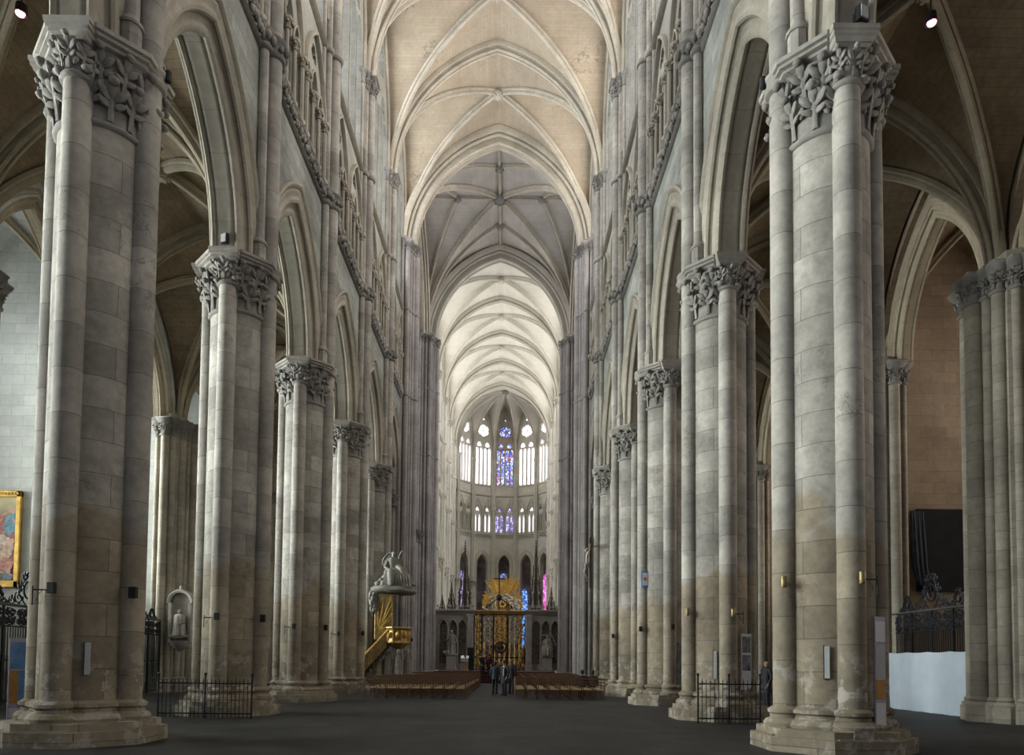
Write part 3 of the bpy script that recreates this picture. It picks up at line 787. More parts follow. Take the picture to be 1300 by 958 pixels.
# ---- crossing piers
def make_crossing_pier(mat, matc, name='crossing_pillar'):
    root = empty(name, kind='thing')
    m = MB(); m.prism(octagon(1.42)(1), 0, ZV+.2); m.build('core', mat, root, smooth=0)
    pos = []
    for k in range(24):
        a = 2*PI*k/24
        r = .30 if k % 6 == 0 else (.2 if k % 3 == 0 else .14)
        d = 1.5 if k % 6 == 0 else (1.48 if k % 3 == 0 else 1.40)
        pos.append((d*math.cos(a), d*math.sin(a), r))
    m = MB(); m.prism(octagon(2.0)(1), 0, .35); m.prism(octagon(1.88)(1), .35, .5); m.build('pier_base', mat, root, smooth=0)
    for x, y, r in pos:
        m = MB(); m.lathe([(r+.14,.5),(r+.15,.58),(r+.05,.68),(r+.08,.75),(r,.82),(r,13.2),(r,20),(r,26),(r,ZV-.84)], 14, x, y, caps=False); m.build('shaft', mat, root)
    m = MB()
    for x, y, r in pos:
        capital(m, x, y, r, ZV-.85, ZV-.5, r+.09, 6, 1, .26, seed=4)
    m.build('capitals', matc, root, smooth=60)
    m = MB(); abacus_layers(m, octagon(1.72), ZV-.52, ZV-.3)
    for x, y, r in pos: 
        if r > .18: abacus_layers(m, square(r+.12, x, y), ZV-.515, ZV-.295)
    m.build('abacus', mat, root, smooth=25)
    # arcade capital towards the nave arcade
    for sy in (-1, 1):
        m = MB(); capital(m, 0, sy*1.5, .32, 12.5, 13.2, .45, 8, 1, .42, seed=6)
        for x in (-.4,.4): capital(m, x, sy*1.42, .2, 12.5, 13.2, .32, 7, 1, .36, seed=7)
        abacus_layers(m, square(.5, 0, sy*1.45), 13.18, ZC)
        m.build('arcade_capital', matc, root, smooth=60)
    m = MB()
    for z in (ZF0+.3, ZU+.1):
        for x, y, r in pos: m.lathe([(r,z-.1),(r+.06,z-.05),(r+.07,z+.05),(r,z+.1)], 10, x, y)
    m.build('shaft_ring', mat, root, smooth=50)
    return root
M['crossing'] = stone('crossing_limestone', (.30,.275,.26), var=.1, bw=30, bh=.8, mortar=.55, msize=.01, stain=(.19,.17,.16), stain_amt=.4, bump=.35, dirt=.22)
cp = make_crossing_pier(M['crossing'], M['carved']); n = 0
for side, sn in ((-1,'left'),(1,'right')):
    for y, t in ((CW,'tall bundled crossing pier on the %s, at the near corner of the crossing'),(CE,'tall bundled crossing pier on the %s, beside the choir screen')):
        o = cp if n == 0 else copy_tree(cp); n += 1
        o.location = (side*(W2+.1), y, 0); tag(o, t % sn, 'pillar', 'crossing piers', 'thing')

# ---- crossing vault and arches
RX = 8.75; RC = 8.0
root = empty('ceiling_crossing', kind='structure')
cyc = (CW+CE)/2; ca, cb = 7.1, (CE-CW)/2
vault_cells(MB(), 0, cyc, ca, cb, ZV, RX, 12).build('vault_web', M['cross_vault'], root, smooth=25)
f7, _ = prof_f(ca, RX)
m = MB(); diag_rib(m, 0, cyc, ca, cb, ZV, RX, scale_prof(RIB_D, 1.1)); m.build('diagonal_ribs', M['rib'], root, smooth=40)
m = MB()
rp_ = scale_prof(RIB_D, .85)
zc_ = ZV+RX
rib(m, [(0, cyc-cb+14.5*k/10, zc_) for k in range(11)], rp_, (1,0,0)); rib(m, [(-ca+2*ca*k/10, cyc, zc_) for k in range(11)], rp_, (0,1,0))
m.build('ridge_ribs', M['rib'], root, smooth=40)
m = MB()
for dx, dy in ((.5,0),(-.5,0),(0,.5),(0,-.5)):
    for sg in (-1, 1):
        q = (dx*ca, cyc+dy*cb)
        e = (ca*(1 if dx > 0 else -1), cyc+sg*cb) if dx else (sg*ca, cyc+cb*(1 if dy > 0 else -1))
        P = []
        for k in range(19):
            t = k/18; x = q[0]+(e[0]-q[0])*t; y = q[1]+(e[1]-q[1])*t
            u = min(abs(x)/ca, abs(y-cyc)/cb); P.append((x, y, ZV+f7(min(1,u))))
        rib(m, P, scale_prof(RIB_D,.8), Vector((-(e[1]-q[1]), e[0]-q[0], 0)))
m.build('tierceron_ribs', M['rib'], root, smooth=40)
m = MB(); boss_mesh(m, 0, cyc, zc_-.2, .62)
for dx, dy in ((.5,0),(-.5,0),(0,.5),(0,-.5)): boss_mesh(m, dx*ca, cyc+dy*cb, zc_-.2, .34)
m.build('boss', M['carved'], root, smooth=40)
for y, mat in ((CW,M['rib']),(CE,M['choir_rib'])):
    m = MB(); trans_rib(m, y, 6.75, ZV-.35, 8.75, RIB_X, 34); m.build('crossing_arch', mat, root, smooth=40)
for side in (-1,1):
    m = MB(); long_rib(m, side*7.2, cyc, cb-.55, ZV-.35, 8.75, RIB_X, 26); m.build('crossing_arch', M['rib'], root, smooth=40)

# ---- transepts (unseen; end walls hold windows added to light the crossing)
for side, nm in ((-1,'north'),(1,'south')):
    root = empty('wall_transept_'+nm, kind='structure')
    m = MB(); m.box(min(side*19,side*20), max(side*19,side*20), CW-3, CE+3, 0, 9); m.box(min(side*19,side*20), max(side*19,side*20), CW-3, CE+3, 36, 42)
    m.box(min(side*19,side*20), max(side*19,side*20), CW-3, CW+1.5, 9, 36); m.box(min(side*19,side*20), max(side*19,side*20), CE-1.5, CE+3, 9, 36); m.build('end_wall', M['wall'], root, smooth=0)
    m = MB(); m.box(min(side*8.6,side*20), max(side*8.6,side*20), CW-1.2, CW-.2, ZC+5, 42); m.box(min(side*8.6,side*20), max(side*8.6,side*20), CE+.2, CE+1.2, 0, 42); m.build('side_wall', M['wall'], root, smooth=0)  # unseen walls, put in to block outside light
    m = MB(); m.box(min(side*7.0,side*20), max(side*7.0,side*20), CW-1, CE+1, 41.2, 41.6); m.build('light_block_deck', M['wall'], root, smooth=0)  # unseen slab added to shut out sky light from above
    for k in range(3):
        yc = CW+3.6+k*3.65
        window(M['win_tr'], 1.75, 9.5, 30, 5.0, mapper(side, yc, 19.4), mapper(side, yc, 19.6), M['wall'])  # out of view, added as fill light for the crossing
    m = MB()
    for k in range(4): y = CW+1.5+k*3.7; m.box(min(side*19,side*20), max(side*19,side*20), y-.2, y+.2, 9, 36)
    m.build('window_pier', M['wall'], root, smooth=0)

# ---- choir
for side, nm in ((-1,'north'),(1,'south')):
    root = empty('wall_choir_'+nm, kind='structure')
    for i in range(4):
        bay_wall(root, side, CST[i], CST[i+1], MT_CHOIR, glazed_tri=True, arcade_rise=RC)
    m = MB(); m.box(min(side*6.9,side*7.6), max(side*6.9,side*7.6), CST[4], APY+.1, 0, ZV+RISE+.3); m.build('end_bay_wall', M['choir'], root, smooth=0)
    m = MB(); m.box(min(side*15.5,side*16), max(side*15.5,side*16), CE, APY+3, 0, 19.6); m.build('choir_aisle_wall', M['choir'], root, smooth=0)
    m = MB(); m.box(min(side*7.9,side*16), max(side*7.9,side*16), CE, APY, 19.5, 19.8); m.build('choir_aisle_roof', M['choir'], root, smooth=0)
    for i in range(4):
        yc = (CST[i]+CST[i+1])/2
        window(M['win_ch'], 3.12, 27.3, 33.6, 5.93, mapper(side, yc, FACE+.3), mapper(side, yc, FACE+.48), M['choir'])
        WIN[0] += 1
        g = MB(); g.plate([[(-3.6,ZF1),(3.6,ZF1),(3.6,ZU),(-3.6,ZU)]], .05, mapper(side, yc, FACE+1.3)); g.build('window_%d' % WIN[0], M['win_tri'], kind='structure', smooth=0)
# unseen choir aisle windows, added to brighten the lower choir
for side in (-1,1):
    for i in range(4):
        yc = (CST[i]+CST[i+1])/2
        window(M['win_choir_fill'], 2.4, 4, 13, 4.5, mapper(side, yc, 15.35), mapper(side, yc, 15.47), M['choir'])
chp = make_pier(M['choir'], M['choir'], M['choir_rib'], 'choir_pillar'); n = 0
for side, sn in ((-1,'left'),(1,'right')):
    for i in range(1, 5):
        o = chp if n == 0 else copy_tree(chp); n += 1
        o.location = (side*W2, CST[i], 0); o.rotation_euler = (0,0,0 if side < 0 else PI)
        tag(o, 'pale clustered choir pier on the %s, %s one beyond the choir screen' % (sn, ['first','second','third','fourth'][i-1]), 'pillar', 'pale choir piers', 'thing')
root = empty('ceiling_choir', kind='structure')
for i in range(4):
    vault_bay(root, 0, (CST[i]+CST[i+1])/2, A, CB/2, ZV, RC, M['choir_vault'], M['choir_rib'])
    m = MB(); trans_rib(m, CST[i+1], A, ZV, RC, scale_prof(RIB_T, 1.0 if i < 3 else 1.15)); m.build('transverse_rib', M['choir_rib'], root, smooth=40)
fN, arcN = prof_f(A+.35, RC)
m = MB(); v = []; fs = []; uv = []
for j in range(33):
    s = (j-16)/16
    for k, y in enumerate((CST[4], APY+.3)): v.append((s*(A+.35), y, ZV+fN(abs(s)))); uv.append((y, arcN(abs(s))))
for j in range(32): fs.append((2*j,2*j+1,2*j+3,2*j+2))
m.add(v, fs, [[uv[i] for i in q] for q in fs]); m.build('vault_web', M['choir_vault'], root, smooth=25)

# ---- apse
AV = [(APX+APR*math.sin(-PI/2+PI*i/7), APY+APR*math.cos(-PI/2+PI*i/7)) for i in range(8)]
KEY = (APX, APY+.2)
def side_map(p, q, dep):
    """u along p->q measured from the middle, w towards the centre"""
    mx, my = (p[0]+q[0])/2, (p[1]+q[1])/2; d = Vector((q[0]-p[0], q[1]-p[1])); d.normalize()
    nrm = Vector((d.y, -d.x))
    if nrm.dot(Vector((APX-mx, APY-my))) < 0: nrm = -nrm
    return lambda u, z, w: (mx + d.x*u + nrm.x*(w-dep), my + d.y*u + nrm.y*(w-dep), z)
root = empty('wall_apse', kind='structure')
vroot = empty('ceiling_apse', kind='structure')
fA, arcA = prof_f(APR, RC)
for i in range(7):
    p, q = AV[i], AV[i+1]; h = math.hypot(q[0]-p[0], q[1]-p[1])/2
    mp = side_map(p, q, .35)
    m = MB(); m.plate([[(-h,0),(h,0),(h,ZF0+.1),(-h,ZF0+.1)], arc_loop(0,.05,16.2,.88,1.55,10)], .7, mp); m.build('arcade_wall', M['choir'], root, smooth=0)
    m = MB(); m.arch([(-.06,.05),(-.02,.36),(.06,.42),(.14,.38),(.2,.38),(.28,.46),(.36,.44),(.4,.38),(.5,.38),(.56,.44),(.62,.36)], .88, 1.55, 16.2, mp, 12, leg=2.6); m.build('arch_moulding', M['choir_rib'], root, smooth=40)
    # frieze
    m = MB(); rr = random.Random(i)
    a0 = mp(-h, 0, .35); a1 = mp(h, 0, .35)
    m.sweep([(ZF0,-.1),(ZF0+.05,.12),(ZF0+.2,.06),(ZF0+.45,.06),(ZF0+.55,.24),(ZF1,.22),(ZF1,-.3)], [a0, a1], [(0,0,1)]*2, side=Vector(mp(0,0,1))-Vector(mp(0,0,0)))
    for k in range(18):
        u = -h+2*h*(k+.5)/18; c_ = mp(u, ZF0+.33+rr.uniform(-.06,.06), .48); m.blob(c_, rr.uniform(.09,.13), 6, 4)
    m.build('foliage_frieze', M['choir_rib'], root, smooth=60)
    # triforium
    holes = []
    for g in (-1,1):
        for k in (-1,1): holes.append(arc_loop(g*h*.47+k*.32, ZF1+.35, 23.2, .23, .6, 5))
        holes.append(foil_loop(g*h*.47, 24.45, .34, 3, .42))
    m = MB(); m.plate([[(-h,ZF1-.02),(h,ZF1-.02),(h,ZU),(-h,ZU)]]+holes, .4, side_map(p,q,.3)); m.build('triforium_screen', M['choir'], root, smooth=30)
    m = MB()
    for g in (-1,1):
        gm_ = (lambda mp_, off: (lambda u,z,w: mp_(u+off, z, w)))(mp, g*h*.47)
        m.arch([(-.02,.3),(0,.42),(.06,.46),(.12,.42),(.14,.3)], .62, 1.6, 23.4, gm_, 8)
        for k in (-1,0,1):
            b_ = mp(g*h*.47+k*.62, 0, .42); m.lathe([(.12,ZF1),(.07,ZF1+.2),(.06,ZF1+.25),(.06,23.1),(.13,23.35),(.13,23.45)], 8, b_[0], b_[1])
        # gablet
        gp = [gm_(-.78, 24.3, .42), gm_(0, 26.0, .42), gm_(.78, 24.3, .42)]
        m.tube(gp, .07, 6)
    a0 = mp(-h, 0, .35); a1 = mp(h, 0, .35)
    m.sweep([(ZU-.1,-.1),(ZU,.12),(ZU+.15,.16),(ZU+.25,-.1)], [a0, a1], [(0,0,1)]*2, side=Vector(mp(0,0,1))-Vector(mp(0,0,0)))
    m.sweep([(27.85,-.1),(27.95,.1),(28.05,.1),(28.15,-.1)], [a0, a1], [(0,0,1)]*2, side=Vector(mp(0,0,1))-Vector(mp(0,0,0)))
    m.build('triforium_colonnettes', M['choir_rib'], root, smooth=40)
    WIN[0] += 1
    gm2 = M['blue_pale'] if False else (M['win_tri'] if i in (2,3,4) else None)
    g = MB(); g.plate([[(-h*.95,ZF1),(h*.95,ZF1),(h*.95,ZU-1.2),(-h*.95,ZU-1.2)]], .05, side_map(p,q,.75))
    g.build('window_%d' % WIN[0], (M['violet_glass'] if i == 3 else M['win_tri']) if i in (2,3,4) else M['choir'], kind='structure', smooth=0)
    # clerestory
    m = MB(); m.plate([[(-h,ZU),(h,ZU),(h,ZV+RISE+.4),(-h,ZV+RISE+.4)], arc_loop(0,28.1,33.7,1.38,5.2,10)], .7, mp); m.build('clerestory_wall', M['choir'], root, smooth=0)
    m = MB(); m.arch(mouldring(-.06,.12,.3,.46), 1.38, 5.2, 33.7, mp, 12, leg=5.6); m.build('window_moulding', M['choir_rib'], root, smooth=40)
    window(M['blue_glass'] if i == 3 else M['win_apse'], 1.38, 28.1, 33.7, 5.18, side_map(p,q,.2), side_map(p,q,.4), M['choir'] if i != 3 else M['rib'])
    # vault cell
    m = MB(); N = 12; v = []; uv = []
    for a_ in range(N+1):
        t = a_/N
        for b_ in range(2*N+1):
            s = (b_-N)/N; mx = (p[0]+q[0])/2+(q[0]-p[0])/2*s; my = (p[1]+q[1])/2+(q[1]-p[1])/2*s
            v.append((KEY[0]+(mx-KEY[0])*t, KEY[1]+(my-KEY[1])*t, ZV+fA(t*abs(s)))); uv.append((t*7, arcA(t*abs(s))))
    w_ = 2*N+1; fs = []
    for a_ in range(N):
        for b_ in range(w_-1):
            fs.append((a_*w_+b_, a_*w_+b_+1, (a_+1)*w_+b_+1, (a_+1)*w_+b_) if a_ else (b_, w_+b_, w_+b_+1))
    m.add(v, fs, [[uv[k] for k in qd] for qd in fs]); m.build('vault_web', M['choir_vault'], vroot, smooth=25)
for i in range(8):
    px, py = AV[i]; inw = Vector((KEY[0]-px, KEY[1]-py, 0)).normalized()
    c_ = (APR*APR*0+0)
    P = []
    for k in range(21):
        th = k/20; t = math.cos(th*PI/2); P.append((KEY[0]+(px-KEY[0])*t, KEY[1]+(py-KEY[1])*t, ZV+fA(t)))
    m = MB(); rib(m, P, scale_prof(RIB_D,.8), Vector((-inw.y, inw.x, 0))); m.build('apse_rib', M['choir_rib'], vroot, smooth=40)
    if 0 < i < 7 or True:
        o = empty('apse_column', (px+inw.x*.15, py+inw.y*.15, 0), kind='thing')
        tag(o, ['slim pale apse column at the left end of the rounded east end','slim pale apse column, second from the left','slim pale apse column, third from the left','slim pale apse column left of the central blue window','slim pale apse column right of the central blue window','slim pale apse column, third from the right','slim pale apse column, second from the right','slim pale apse column at the right end of the rounded east end'][i], 'pillar', 'slim apse columns')
        m = MB(); m.lathe([(.75,0),(.75,.4),(.6,.5),(.5,.8),(.45,.85),(.45,12.6)], 20); m.build('shaft', M['choir'], o)
        m = MB(); capital(m, 0, 0, .45, 12.6, 13.3, .6, 9, 1, .45); abacus_layers(m, octagon(.72), 13.28, 13.6); m.build('capital', M['choir_rib'], o, smooth=60)
        m = MB()
        for dx in (-.2,0,.2):
            ox, oy = -inw.y*dx+inw.x*(.22 if dx == 0 else .1), inw.x*dx+inw.y*(.22 if dx == 0 else .1)
            m.lathe([(.2,13.6),(.14,13.8),(.11,13.9),(.11,ZV-.5),(.2,ZV-.15),(.2,ZV)], 10, ox, oy)
        m.build('wall_shaft', M['choir'], o)
m = MB(); boss_mesh(m, KEY[0], KEY[1], ZV+RC-.2, .5); m.build('boss', M['carved'], vroot, smooth=40)

# ---- ambulatory ring behind the apse arcade
root = empty('wall_ambulatory', kind='structure')
RB = 13.0
ring = [(APX+RB*math.sin(-PI/2+PI*i/14), APY+RB*math.cos(-PI/2+PI*i/14)) for i in range(15)]
for i in range(14):
    p, q = ring[i], ring[i+1]; h = math.hypot(q[0]-p[0], q[1]-p[1])/2
    m = MB(); m.plate([[(-h,0),(h,0),(h,19.8),(-h,19.8)]], .5, side_map(p,q,.25)); m.build('ambulatory_wall', M['pier'], root, smooth=0)
rin = [(APX+(APR+.5)*math.sin(-PI/2+PI*i/14), APY+(APR+.5)*math.cos(-PI/2+PI*i/14)) for i in range(15)]
m = MB(); m.loft([[(x,y,z) for x,y in L] for L, z in ((rin,19.5),(ring,19.5),(ring,19.8),(rin,19.8))], caps=False, closed=False)
m.build('ambulatory_roof', M['pier'], root, smooth=0)
for ph, mt_, hw, z0, z1 in ((-30.5,'violet_glass',.8,4,15.8),(-.5,'azure_glass',.62,12.5,15.6),(14.8,'azure_glass',.5,4,13.2),(31.5,'pink_glass',.75,4,15.4)):
    a = math.radians(ph); cx_, cy_ = APX+(RB-.45)*math.sin(a), APY+(RB-.45)*math.cos(a)
    p = (cx_-math.cos(a), cy_+math.sin(a)); q = (cx_+math.cos(a), cy_-math.sin(a))
    WIN[0] += 1
    g = MB(); g.plate([arc_loop(0, z0, z1-1, hw, max(1.0,hw*1.3), 6)], .06, side_map(p,q,0)); g.build('window_%d' % WIN[0], M[mt_], kind='structure', smooth=0)
# ================================================================== figures
def skin_data(name, verts, edges, radii, sub=2):
    me = bpy.data.meshes.new(name+'_cage'); me.from_pydata(verts, edges, []); 
    o = bpy.data.objects.new(name+'_cage', me); C.objects.link(o)
    sm = o.modifiers.new('Skin', 'SKIN'); sm.use_smooth_shade = True; sm.branch_smoothing = .6
    for i, r in enumerate(radii):
        d = me.skin_vertices[0].data[i]; d.radius = r if hasattr(r, '__len__') else (r, r); d.use_root = (i == 0)
    s = o.modifiers.new('Subd', 'SUBSURF'); s.levels = sub; s.render_levels = sub
    dg = bpy.context.evaluated_depsgraph_get(); ev = o.evaluated_get(dg)
    m2 = bpy.data.meshes.new_from_object(ev, depsgraph=dg)
    V = [tuple(v.co) for v in m2.vertices]; F = [tuple(p.vertices) for p in m2.polygons]
    bpy.data.objects.remove(o); bpy.data.meshes.remove(me); bpy.data.meshes.remove(m2)
    return V, F
def hand(vs, es, rs, wrist_i, w, d, side, curl=.35):
    """palm, five fingers from the wrist; d = hand direction"""
    d = Vector(d).normalized(); lat = d.orthogonal().normalized() if abs(d.z) < .3 else Vector((0,1,0)); lat = (lat-d*lat.dot(d)).normalized(); nrm = d.cross(lat)
    p = Vector(w)+d*.075; vs.append(tuple(p)); rs.append((.036,.02)); es.append((wrist_i, len(vs)-1)); pi = len(vs)-1
    for k, (o, L) in enumerate(((-.03,.06),(-.01,.075),(.011,.07),(.031,.055))):
        a = p + d*.03 + lat*o; b = a + d*L*.5 + nrm*L*.1*side; c = b + d*L*.42 + nrm*L*curl*side
        i = len(vs); vs += [tuple(a), tuple(b), tuple(c)]; rs += [.0095,.0085,.007]; es += [(pi,i),(i,i+1),(i+1,i+2)]
    a = Vector(w)+d*.045 - lat*.035; b = a + d*.03 - lat*.02; i = len(vs)
    vs += [tuple(a), tuple(b)]; rs += [.011,.009]; es += [(wrist_i,i),(i,i+1)]
def person(loc, rz, label, top, legs_m, hair_m, pose='stand', h=1.75, arms=None, coat=False, hair=True, head_yaw=0, extra=None):
    """front is -y in its own frame"""
    k = h/1.75; root = empty('person', loc, rz, label, 'person', None, 'thing')
    S = lambda p: (p[0]*k, p[1]*k, p[2]*k)
    sit = pose == 'sit'; dz = -.47 if sit else 0
    J = dict(pel=(0,.0,.95+dz), wai=(0,0,1.1+dz), che=(0,-.01,1.3+dz), nk=(0,.01,1.46+dz), hb=(0,-.005,1.54+dz), hd=(0,-.02,1.63+dz), tp=(0,-.015,1.7+dz))
    for s, n in ((-1,'l'),(1,'r')):
        J['sh'+n] = (s*.17,.0,1.41+dz); J['el'+n] = (s*.235,.04,1.13+dz); J['wr'+n] = (s*.21,-.09,.90+dz)
        J['hp'+n] = (s*.09,0,.92+dz)
        if sit: J['kn'+n] = (s*.11,-.42,.50); J['an'+n] = (s*.11,-.40,.09); J['to'+n] = (s*.12,-.56,.04)
        else: J['kn'+n] = (s*.10,-.02-.03*s,.50); J['an'+n] = (s*.11,.03-.04*s,.085); J['to'+n] = (s*.13,-.12-.04*s,.035)
    if sit:
        for s, n in ((-1,'l'),(1,'r')): J['wr'+n] = (s*.1,-.3,.62); J['el'+n] = (s*.24,-.08,.66)
    if arms: J.update(arms)
    order = ['pel','wai','che','nk','hb','hd','tp','shl','ell','wrl','shr','elr','wrr','hpl','knl','anl','tol','hpr','knr','anr','tor']
    R = dict(pel=.10,wai=.09,che=.10,nk=.05,hb=.058,hd=.086,tp=.06,shl=.065,ell=.045,wrl=.03,shr=.065,elr=.045,wrr=.03,hpl=.085,knl=.056,anl=.038,tol=.035,hpr=.085,knr=.056,anr=.038,tor=.035)
    ix = {n: i for i, n in enumerate(order)}
    E_ = [('pel','wai'),('wai','che'),('che','nk'),('nk','hb'),('hb','hd'),('hd','tp'),('che','shl'),('shl','ell'),('ell','wrl'),('che','shr'),('shr','elr'),('elr','wrr'),('pel','hpl'),('hpl','knl'),('knl','anl'),('anl','tol'),('pel','hpr'),('hpr','knr'),('knr','anr'),('anr','tor')]
    vs = [J[n] for n in order]; es = [(ix[a], ix[b]) for a, b in E_]; rs = [R[n] for n in order]
    for n, sd in (('l',1),('r',-1)):
        d = Vector(J['wr'+n])-Vector(J['el'+n]); hand(vs, es, rs, ix['wr'+n], J['wr'+n], d, sd)
    V, F = skin_data('body', vs, es, rs, 2)
    m = MB(); m.add(V, F)
    hd = J['hd']
    # face: nose, ears, chin, lips on the same body mesh
    m.tube([(0,hd[1]-.085,hd[2]+.025),(0,hd[1]-.115,hd[2]-.02),(0,hd[1]-.09,hd[2]-.03)], [.01,.016,.01], 6)
    for s in (-1,1): m.blob((s*.082,hd[1]+.005,hd[2]), .03, 6, 4, .35, .6, 1)
    m.blob((0,hd[1]-.085,hd[2]-.058), .022, 6, 4, 1.2, .5, .35)
    m.v = [S(p) for p in m.v]
    body = m.build('body', M['skin'], root, smooth=60)
    m = MB()
    for s in (-1,1): m.blob((s*.032,hd[1]-.088,hd[2]+.022), .011, 6, 4, 1.2, .6, .7)
    m.v = [S(p) for p in m.v]; m.build('eyes', M['black'], body)
    if hair:
        m = MB(); m.blob((0,hd[1]+.012,hd[2]+.035), .104, 12, 8, .9, 1.08, .95); m.blob((0,hd[1]+.05,hd[2]-.03), .075, 8, 6, 1.0, .7, 1.1)
        m.v = [S((p[0], max(p[1], hd[1]-.085+.5*max(0,p[2]-hd[2]-.05)) if p[2] < hd[2]+.06 else p[1], p[2])) for p in m.v]; m.build('hair', hair_m, root, smooth=60)
    # clothing that follows the body
    def ring(cx, cy, z, rx, ry, n=18): return [S((cx+rx*math.cos(2*PI*q/n), cy+ry*math.sin(2*PI*q/n), z)) for q in range(n)]
    m = MB(); hem = (.60 if coat else .80)+dz
    if sit: hem = .42
    pf = [(hem,.205 if coat else .185,.15),(.92+dz,.18,.135),(1.08+dz,.165,.12),(1.22+dz,.18,.125),(1.34+dz,.20,.125),(1.41+dz,.19,.10),(1.455+dz,.12,.082),(1.475+dz,.068,.07),(1.505+dz,.066,.07)]
    if sit: pf = [(.44,.19,.15)] + pf[1:]
    m.loft([ring(0, (.0 if z < 1.3+dz else -.0), z, rx, ry) for z, rx, ry in pf])
    for s, n in ((-1,'l'),(1,'r')):
        sh, el, wr = Vector(J['sh'+n]), Vector(J['el'+n]), Vector(J['wr'+n]); w2 = wr+(el-wr)*.06
        P = [sh+Vector((-s*.06,0,.0)), sh+Vector((s*.02,0,-.03)), (sh+el)/2+Vector((s*.012,0,0)), el, (el+w2)/2, w2]
        m.tube([S(p) for p in P], [.075*k,.078*k,.064*k,.056*k,.05*k,.043*k], 10)
    m.build('jacket', top, root, smooth=60)
    m = MB(); m.loft([ring(0,0,z,rx,ry) for z, rx, ry in ((.84+dz,.165,.125),(.95+dz,.165,.12),(1.02+dz,.15,.11))])
    for n in 'lr':
        hp, kn, an = Vector(J['hp'+n]), Vector(J['kn'+n]), Vector(J['an'+n])
        m.tube([S(p) for p in (hp+(hp-kn)*.04, hp+(kn-hp)*.35, kn+(hp-kn)*.06, kn+(an-kn)*.4, an+Vector((0,0,.0)))], [.098*k,.092*k,.072*k,.066*k,.06*k], 12)
    m.build('trousers', legs_m, root, smooth=60)
    for n in 'lr':
        a, t = J['an'+n], J['to'+n]; m = MB()
        m.tube([S((a[0],a[1]+.05,.05)), S((a[0],a[1]-.03,.055)), S((t[0],t[1],.042)), S((t[0],t[1]-.06,.035))], [.045*k,.052*k,.045*k,.025*k], 8, up=(0,0,1)); m.build('shoe', M['black'], root)
    if extra: extra(root, J, S)
    return root
def robed(mb, x, y, z, h, w=.5, lean=0, seat=False, fold=9, arms=(), seed=1, head=True, dirx=0):
    """draped stone figure, one surface per mass; front is -y"""
    rr = random.Random(seed); n = 40; loops = []
    prof = [(0,.50,.42,0),(.12,.46,.40,0),(.3,.42,.36,0),(.45,.40,.34,0),(.58,.38,.30,0),(.68,.40,.27,0),(.76,.42,.25,0),(.81,.32,.2,0),(.84,.14,.13,0)]
    if seat: prof = [(0,.50,.52,-.28),(.2,.52,.55,-.28),(.38,.56,.62,-.2),(.46,.52,.52,-.1),(.55,.42,.34,.04),(.68,.44,.3,.06),(.78,.44,.26,.04),(.83,.32,.2,.03),(.87,.14,.13,.0)]
    for t, rx, ry, oy in prof:
        amp = .14*(1-t)**.7 if t < .8 else .01
        L = []
        for j in range(n):
            a = 2*PI*j/n; q = 1 + amp*math.sin(fold*a+2.5*t) + amp*.5*math.sin((fold+4)*a+seed)
            L.append((x+w*rx*q*math.cos(a)+lean*t*h, y+w*(ry*q*math.sin(a)+oy), z+t*h))
        loops.append(L)
    mb.loft(loops)
    hx, hy, hz = x+lean*h*.93, y-.03*h, z+h*(.93 if not seat else .95); r = h*.065
    if head:
        mb.tube([(x+lean*h*.84, y, z+h*.82), (hx, hy+.01, hz-r*.6)], r*.55, 8)
        mb.blob((hx,hy,hz), r, 10, 8, .85, 1, 1.15); mb.blob((hx,hy+r*.3,hz+r*.15), r*1.12, 10, 6, .9, .95, 1.05)
        mb.blob((hx,hy-r*.95,hz-r*.1), r*.22, 6, 4, .7, 1, 1.4); mb.blob((hx,hy-r*.6,hz-r*.8), r*.5, 6, 4, .8, .8, .9)
    for sd, el, wr in arms:
        s = (x+sd*w*.36+lean*h*.76, y, z+h*.76)
        mb.tube([s, el, wr], [h*.05,h*.042,h*.03], 8); 
        d = (Vector(wr)-Vector(el)).normalized(); p = Vector(wr)
        mb.blob(tuple(p+d*h*.03), h*.026, 6, 4)
        lat = d.orthogonal().normalized()
        for q in (-1,-.33,.33,1): mb.tube([tuple(p+d*h*.04+lat*q*h*.015), tuple(p+d*h*.075+lat*q*h*.018)], [h*.008,h*.005], 5)
        mb.tube([tuple(p+d*h*.02-lat*h*.02), tuple(p+d*h*.045-lat*h*.035)], [h*.009,h*.006], 5)
    return mb
def scroll_panel(mb, x0, x1, z0, z1, y, t=.02, n=3, seed=1):
    """symmetrical wrought scrollwork filling a panel in the x-z plane"""
    rr = random.Random(seed); cx = (x0+x1)/2; hw = (x1-x0)/2; H = (z1-z0)/n
    for i in range(n):
        zc = z0+H*(i+.5); r = min(hw*.48, H*.46)
        for sd in (-1,1):
            for q in (-1,1):
                c = (cx+sd*hw*.5, zc+q*H*.0)
                mb.tube([(a, y, b) for a, b in spiral(c[0], c[1]+q*r*.45, r*.12, r*.52, PI/2*q+ (0 if sd > 0 else PI), 1.3*sd*q, 16)], t, 5)
            mb.tube([(cx+sd*hw*.02,y,zc-H*.48),(cx+sd*hw*.9,y,zc-H*.1),(cx+sd*hw*.9,y,zc+H*.1),(cx+sd*hw*.02,y,zc+H*.48)], t, 5)
            for q in range(3): mb.blob((cx+sd*hw*rr.uniform(.2,.85), y-.01, zc+H*rr.uniform(-.4,.4)), t*rr.uniform(1.8,3), 6, 4, 1, .6, 1.5)
        mb.blob((cx,y,zc), t*3.2, 8, 5, 1, .6, 1.3)

